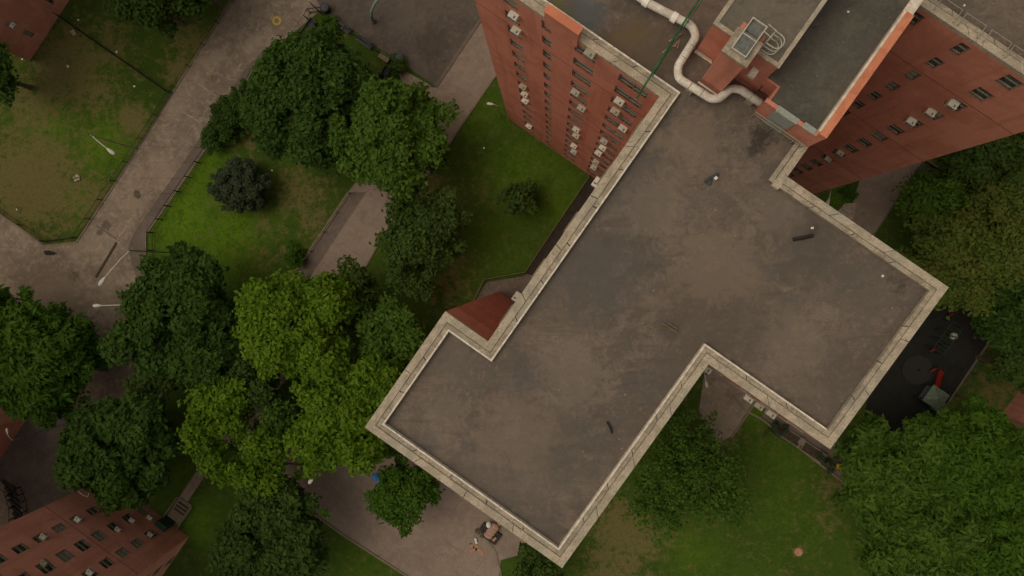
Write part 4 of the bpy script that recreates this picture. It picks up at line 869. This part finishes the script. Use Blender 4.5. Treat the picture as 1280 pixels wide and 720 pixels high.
# ---- playground
M['rubber2'] = plain('dull_deck', (0.02, 0.02, 0.019), 0.8, 0.3); M['palegreen2'] = plain('dull_pale_roof', (0.10, 0.13, 0.095), 0.7, 0.35)
pg = empty('play_structure', at(1154, 492), RZU, 'play structure with pale roof and red slide on black rubber', 'play structure')
mb = MB()
for sx in (-.75, .75):
    for sy in (-.75, .75): mb.tube([(sx, sy, 0), (sx, sy, 2.6)], .06, 8)
mb.build('posts', M['darkgreen'], pg, world=False)
mb = MB(); mb.box((0, 0, 1.2), 1.6, 1.6, .08); mb.build('deck', M['darkgrey'], pg, world=False)
mb = MB(); a_ = [(-.95, -.95, 2.6), (.95, -.95, 2.6), (.95, .95, 2.6), (-.95, .95, 2.6)]; tp = (0, 0, 3.2)
for k in range(4): mb.face([a_[k], a_[(k+1) % 4], tp])
mb.face(a_[::-1]); mb.build('roof', M['palegreen2'], pg, world=False)
mb = MB(); mb.box((-.3, -1.3, 1.2), 1.2, 1.0, .08); mb.box((-.6, -1.6, 0), .08, .08, 1.2); mb.build('side_deck', M['palegreen2'], pg, world=False)
mb = MB(); prof = [(1.0, 1.35), (1.5, 1.15), (2.3, .5), (2.9, .3)]
for (x0, z0_), (x1, z1_) in zip(prof, prof[1:]):
    mb.face([(x0, -.3, z0_), (x1, -.3, z1_), (x1, .3, z1_), (x0, .3, z0_)]); 
    for s_ in (-.3, .3): mb.face([(x0, s_, z0_), (x1, s_, z1_), (x1, s_, z1_+.18), (x0, s_, z0_+.18)])
    mb.face([(x0, -.3, z0_-.05), (x1, -.3, z1_-.05), (x1, .3, z1_-.05), (x0, .3, z0_-.05)])
mb.build('slide', M['red'], pg, world=False)
mb = MB(); mb.box((.95, 0, 1.3), .3, .34, .12); mb.build('slide_top', M['yellow'], pg, world=False)
cf = empty('climbing_frame', at(1172, 420), RZU, 'dark climbing frame with dull red bars beside the tower', 'climbing frame')
mb = MB()
for sx in (-1.6, -.5, .5, 1.6):
    for sy in (-.6, .6): mb.tube([(sx, sy, 0), (sx, sy, 2.1)], .05, 6)
mb.build('uprights', M['darkgreen'], cf, world=False); mb = MB()
for k in range(9): mb.tube([(-1.6+k*.4, -.6, 2.1), (-1.6+k*.4, .6, 2.1)], .03, 6)
for s_ in (-.6, .6): mb.tube([(-1.6, s_, 2.1), (1.6, s_, 2.1)], .04, 6)
mb.build('overhead_bars', M['darkgreen'], cf, world=False)
for x_, y_ in ((1185, 397), (1163, 437), (1163, 462)):
    pass
def rider(px, m_, label):
    r = empty('spring_rider', at(*px), .6, label, 'spring rider'); mb = MB(); mb.tube([(0, 0, 0), (0, 0, .4)], .1, 8); mb.build('spring', M['black'], r, world=False)
    mb = MB(); mb.ball((0, 0, .6), .5, .16, .22, 10, 6); mb.box((.35, 0, .7), .12, .12, .35); mb.build('seat', m_, r, world=False, smooth=True)
darkred = plain('faded_red', (0.10, 0.012, 0.012), .5); rider((1186, 392), darkred, 'dull red spring rider at the top of the playground'); rider((1163, 436), darkred, 'dull red spring rider in the middle of the playground'); rider((1163, 461), darkred, 'dull red spring rider just above the play structure')
mb = MB(); mb.ball(at(1192, 420, .5), .42, .36, .35, 10, 7, jit=.03); mb.tube(vt(1192, 420, 0, .4), .12, 8); single(mb, 'spinning_bowl', M['lampwhite'], 'rounded white play seat on the black rubber', 'play seat', smooth=True)
mb = MB(); mb.tube(vt(1146, 462, .02, .16), 1.5, 28); mb.tube(vt(1146, 462, .16, .7), .06, 6); single(mb, 'merry_go_round', M['rubber2'], 'dark round merry-go-round beside the tower corner', 'merry-go-round')

# ------------------------------------------------------------------ trees
rng = np.random.default_rng(11)
def mesh_np(name, verts, nper, mat, tint=None):
    me = bpy.data.meshes.new(name); n = len(verts)//nper
    me.vertices.add(len(verts)); me.vertices.foreach_set('co', verts.astype(np.float32).ravel())
    me.loops.add(len(verts)); me.loops.foreach_set('vertex_index', np.arange(len(verts), dtype=np.int32))
    me.polygons.add(n); me.polygons.foreach_set('loop_start', np.arange(0, len(verts), nper, dtype=np.int32)); me.polygons.foreach_set('loop_total', np.full(n, nper, dtype=np.int32))
    me.update()
    if tint is not None:
        a = me.attributes.new('tint', 'FLOAT', 'FACE'); a.data.foreach_set('value', tint.astype(np.float32))
    me.materials.append(mat); return me
def leaves_for(centres, radii, per, ls, stretch=1.6, flat=0.45, up=0.7):
    V_, T_ = [], []
    for c, r in zip(centres, radii):
        n = int(per*r*r); d = rng.normal(size=(n, 3)); d /= np.linalg.norm(d, axis=1)[:, None]
        d[:, 2] = np.where(d[:, 2] < -0.25, -d[:, 2]*.8, d[:, 2])
        lump = 1+.22*np.sin(d[:, 0]*5+c[0])*np.cos(d[:, 1]*6+c[1])
        rad = r*(0.38+0.66*rng.random(n)**.6)*lump; rad = rad+np.where(rng.random(n) < .22, r*.5*rng.random(n)**1.5, 0)      # a loose fringe of twigs round every clump
        p = c+d*rad[:, None]*np.array([1, 1, .75])
        nrm = d*flat+rng.normal(size=(n, 3))*.45+np.array([0, 0, up]); nrm /= np.linalg.norm(nrm, axis=1)[:, None]
        a = np.cross(nrm, rng.normal(size=(n, 3))); a /= np.linalg.norm(a, axis=1)[:, None]; b = np.cross(nrm, a)
        s = ls*(.65+.7*rng.random(n))[:, None]
        q = np.stack([p-a*s*stretch*.5, p-b*s*.42+a*s*.05, p+a*s*stretch*.5-nrm*s*.15, p+b*s*.42+a*s*.05], 1)
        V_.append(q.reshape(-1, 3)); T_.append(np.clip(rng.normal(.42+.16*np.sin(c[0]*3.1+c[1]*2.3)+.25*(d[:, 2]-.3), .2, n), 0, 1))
    return np.concatenate(V_), np.concatenate(T_)
def tree(px, rpx, h, kind, label, cat='tree', seed=0, asp=1.0, rot=0.0, ls=.30, per=150, clump=1.15, lobes=(), dens=1.0, name='broadleaf_tree', ragged=.2, stretch=1.6, group=None, zc=.66):
    global rng
    rng = np.random.default_rng(seed*17+5); rn = random.Random(seed)
    zc_ = h*zc; c = at(px[0], px[1], zc_); R_ = rpx*(D-zc_)/F; base = Vector((c.x, c.y, 0)); hz = h*(1-zc)*.92
    root = empty(name, base, 0, label, cat, group)
    cen, rad = [], []
    L = [(0, 0, 1.0)]+list(lobes)
    for lx, ly, lf in L:
        rr = R_*lf; cx, cy = lx*R_, -ly*R_
        n = max(6, int(dens*7.0*(rr/ (clump*1.25))**2*.62)); ph0 = rn.random()*9
        k = 0
        for i in range(n):
            fr = math.sqrt((i+.5)/n); th = i*2.39996+ph0
            wob = 1+ragged*(noise.noise(Vector((math.cos(th)*1.3, math.sin(th)*1.3, seed+ph0)))*2)
            rc = clump*rn.uniform(.62, 1.25)*(1.0 if fr < .8 else .72)
            rho = max(0, (rr-rc*.75)*fr*wob)
            x = math.cos(th)*rho+rn.gauss(0, .25); y = math.sin(th)*rho*asp+rn.gauss(0, .25)
            x, y = x*math.cos(rot)-y*math.sin(rot), x*math.sin(rot)+y*math.cos(rot)
            q = min(1, rho/rr); z = zc_+hz*math.sqrt(max(0, 1-q*q))*rn.uniform(.55, 1.08)-hz*.25+rn.gauss(0, .35)
            if rn.random() < .08: continue
            cen.append((cx+x, cy+y, max(z, h*.22))); rad.append(rc)
            if rn.random() < .5: cen.append((cx+x*.85+rn.gauss(0, .5), cy+y*.85+rn.gauss(0, .5), max(z-hz*rn.uniform(.35, .8), h*.28))); rad.append(rc*1.15)
    cen_np = [np.array(q) for q in cen]
    vv_, tt_ = leaves_for(cen_np, rad, per, ls, stretch)
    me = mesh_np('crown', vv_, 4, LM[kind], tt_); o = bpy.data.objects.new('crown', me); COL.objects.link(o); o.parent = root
    mb = MB(); tr = .045*h*.55+.03
    lean = Vector((rn.uniform(-.3, .3), rn.uniform(-.3, .3), 0)); top = lean+Vector((0, 0, h*.5))
    mb.tube([Vector((0, 0, 0)), Vector((0, 0, .25)), lean*.4+Vector((0, 0, h*.25)), top], [tr*1.4, tr*1.05, tr*.9, tr*.55], 8)
    step = max(1, len(cen)//16)
    for i in range(0, len(cen), step):
        e = Vector(cen[i]); s_ = lean*.4+Vector((0, 0, h*rn.uniform(.22, .45))); m_ = s_.lerp(e, .5)+Vector((0, 0, .5))
        mb.tube([s_, m_, e], [tr*.42, tr*.26, tr*.08], 5)
    mb.build('trunk', M['bark'], root, world=False)
    return root
T = tree
T((380, 124), 76, 12, 'dark', 'large dark green tree below the car park railing', seed=1, lobes=((.35, -.78, .45), (-.1, -.5, .5), (-.4, .3, .6), (.2, .78, .42), (.65, -.35, .5)), ls=.34)
T((486, 172), 74, 12.5, 'mid', 'large mid-green tree beside the walkway and dark tree', seed=2, lobes=((.55, .2, .5), (.2, .65, .45)), ls=.32)
T((301, 233), 36, 4.5, 'blue', 'round bluish green bush on the bright lawn', 'bush', seed=3, ls=.15, clump=.42, per=620, name='round_bush', ragged=.02, zc=.5, dens=1.3)
T((230, 388), 76, 11.5, 'dark', 'dark tree with ragged edge over the junction of paths', seed=4, lobes=((-.35, .75, .5), (.4, .75, .55), (-.75, .35, .3), (.2, -.5, .55), (-.95, .55, .22)), ls=.36, ragged=.3)
T((365, 408), 72, 12.5, 'yellow', 'large yellow-green tree left of the tower', seed=5, lobes=((.7, -.45, .5), (-.3, -.35, .5), (.6, .5, .6)), ls=.32)
T((432, 512), 74, 12.0, 'yellow', 'wide yellow-green tree against the lower left parapet', seed=6, lobes=((.5, -.4, .6), (-.5, .5, .5), (.35, .55, .45)), ls=.33)
T((488, 415), 50, 9.5, 'mid', 'dim green tree between the yellow tree and the tower', seed=7, ls=.30, dens=.9)
T((440, 370), 44, 8.0, 'deep', 'dusky tree at the lower end of the shaded walkway', seed=8, ls=.28, dens=.6, ragged=.35)
T((272, 508), 46, 10, 'yellow', 'small yellow-green tree above the narrow footpath', seed=9, lobes=((.55, .35, .55), (-.35, .6, .4), (.6, -.5, .5)), ls=.28, ragged=.35, dens=.85)
T((322, 582), 46, 10.5, 'yellow', 'yellow-green tree above the dark bottom tree', seed=10, lobes=((.5, .4, .6), (-.9, -.2, .45), (.35, -.6, .5)), ls=.28, ragged=.3, dens=.9)
T((345, 655), 70, 11, 'deep', 'dark round tree at the bottom edge left of the walkway', seed=11, lobes=((.3, .55, .6), (-.6, .5, .5)), ls=.36, clump=1.0)
T((152, 552), 76, 12, 'dark', 'broad dark tree overhanging the lower left block', seed=12, lobes=((-.55, .25, .5), (.5, -.35, .5), (.1, .65, .45)), ls=.40, clump=1.1)
T((42, 442), 80, 12, 'bright', 'broad bright green tree at the left edge', seed=13, lobes=((-.6, -.55, .6), (.2, .5, .6), (.65, -.05, .4)), ls=.32, stretch=2.4, clump=1.4)
T((503, 615), 44, 8, 'bright', 'small bright green tree on the lower walkway', seed=14, lobes=((.5, -.1, .55), (-.3, .3, .6)), ls=.26, ragged=.3, clump=.9)
T((190, 2), 44, 10, 'deep', 'dark tree at the top edge on the upper lawn', seed=15, ls=.32, dens=.8)
T((235, -25), 46, 10, 'dark', 'dark tree touching the top edge near the path', seed=16, ls=.32)
T((532, 285), 60, 10, 'deep', 'dim olive tree in the shade right of the walkway', seed=17, lobes=((.5, -.3, .5), (-.5, .5, .5)), ls=.28, dens=.6, ragged=.3)
T((648, 248), 23, 4.5, 'deep', 'lone sapling on the deep green lawn', seed=18, ls=.24, clump=.55, per=200, dens=.8, name='sapling')
T((-12, 92), 40, 9, 'dark', 'dark tree at the left edge below the upper left block', seed=19, ls=.32)
T((1166, 262), 40, 9, 'mid', 'mid-green tree beside the path below the right facade', seed=20, lobes=((-.1, .7, .45), (.6, .1, .5)), ls=.27, ragged=.3)
T((1196, 322), 58, 11, 'rust', 'olive tree with rusty patches near the right parapet', seed=21, lobes=((-.5, -.2, .55), (.6, .2, .5), (.2, .75, .4), (-.7, .35, .5)), ls=.27, ragged=.3)
T((1245, 272), 50, 11, 'rust', 'olive tree at the right edge beside the rusty one', seed=22, lobes=((.5, -.2, .6), (.1, .6, .5)), ls=.27, ragged=.3)
T((1215, 200), 56, 9, 'deep', 'dark tree beneath the upper right facade', seed=23, lobes=((.8, -.3, .7),), ls=.30, dens=.8)
T((1262, 372), 44, 10, 'dark', 'dark tree at the right edge beyond the playground', seed=24, lobes=((-.2, .8, .6),), ls=.30)
T((1108, 588), 66, 12, 'mid', 'large green tree next to the lower right roof corner', seed=25, lobes=((-.3, .6, .55), (.5, -.55, .5)), ls=.30, stretch=2.3)
T((1205, 570), 74, 13, 'bright', 'large bright tree below the playground', seed=26, lobes=((.6, .3, .6), (-.4, -.3, .5)), ls=.30, stretch=2.3)
T((1150, 668), 74, 12.5, 'mid', 'large green tree at the bottom edge right of the lawn', seed=27, lobes=((-.6, .4, .55), (.5, .5, .6)), ls=.30, stretch=2.3)
T((1242, 668), 72, 13, 'bright', 'large bright tree in the lower right corner', seed=28, lobes=((.4, .3, .7),), ls=.30, stretch=2.3)
T((852, 592), 76, 9, 'mid', 'airy dim tree on the lawn below the inner corner', seed=29, lobes=((.65, .4, .55), (-.5, .6, .5), (.0, -.65, .5), (.6, -.2, .4)), ls=.24, per=62, dens=.60, ragged=.45, clump=.95)
T((672, 712), 34, 7, 'deep', 'dark low tree under the lower tip of the tower', seed=30, ls=.28, dens=.9)
T((1262, 455), 36, 8, 'deep', 'dark tree above the dark red right block', seed=31, ls=.28, dens=.8)
T((520, 352), 30, 6.5, 'deep', 'small dim tree beside the brick notch lawn', seed=44, ls=.26, ragged=.4, dens=.55)
T((318, 462), 34, 8.5, 'deep', 'dark ragged tree filling the gap between yellow and dark trees', seed=41, ls=.30, ragged=.4, dens=.8, lobes=((.4, .8, .6), (-.4, -.7, .5)))
T((348, 530), 36, 8.5, 'mid', 'mid-green tree between the two yellow-green trees', seed=42, ls=.28, ragged=.35, dens=.85)
T((205, 468), 34, 7.5, 'deep', 'low dark tree in the shade above the lower left block', seed=43, ls=.30, ragged=.4, dens=.7)
# hedge and shrubs
T((285, 148), 50, 2.6, 'dark', 'long clipped dark hedge between path railing and lawn', 'hedge', seed=32, asp=.34, rot=math.radians(55), ls=.17, clump=.5, per=380, name='hedge', ragged=.1, zc=.5)
T((370, 322), 10, 1.6, 'bright', 'small shrub beside the shaded walkway railing', 'shrub', seed=33, ls=.16, clump=.38, per=420, name='shrub', zc=.5)
T((968, 536), 8, 1.3, 'blue', 'small bluish shrub at the upper end of the seating pad', 'shrub', seed=34, ls=.15, clump=.32, per=420, name='shrub', zc=.5)
T((1033, 579), 8, 1.3, 'blue', 'small green shrub between planter and yellow bin', 'shrub', seed=35, ls=.15, clump=.32, per=420, name='shrub', zc=.5)
T((496, 84), 10, 1.4, 'deep', 'small shrub beside the lower car park bin', 'shrub', seed=36, ls=.16, clump=.38, per=380, name='shrub', zc=.5)
T((412, 27), 10, 1.5, 'bright', 'small shrub under the upper end of car park railing', 'shrub', seed=37, ls=.16, clump=.38, per=380, name='shrub', zc=.5)
T((1060, 243), 9, 1.0, 'bright', 'low shrub in the grass corner under the right facade', 'shrub', seed=38, ls=.16, clump=.38, per=300, name='shrub', zc=.5, dens=.5)
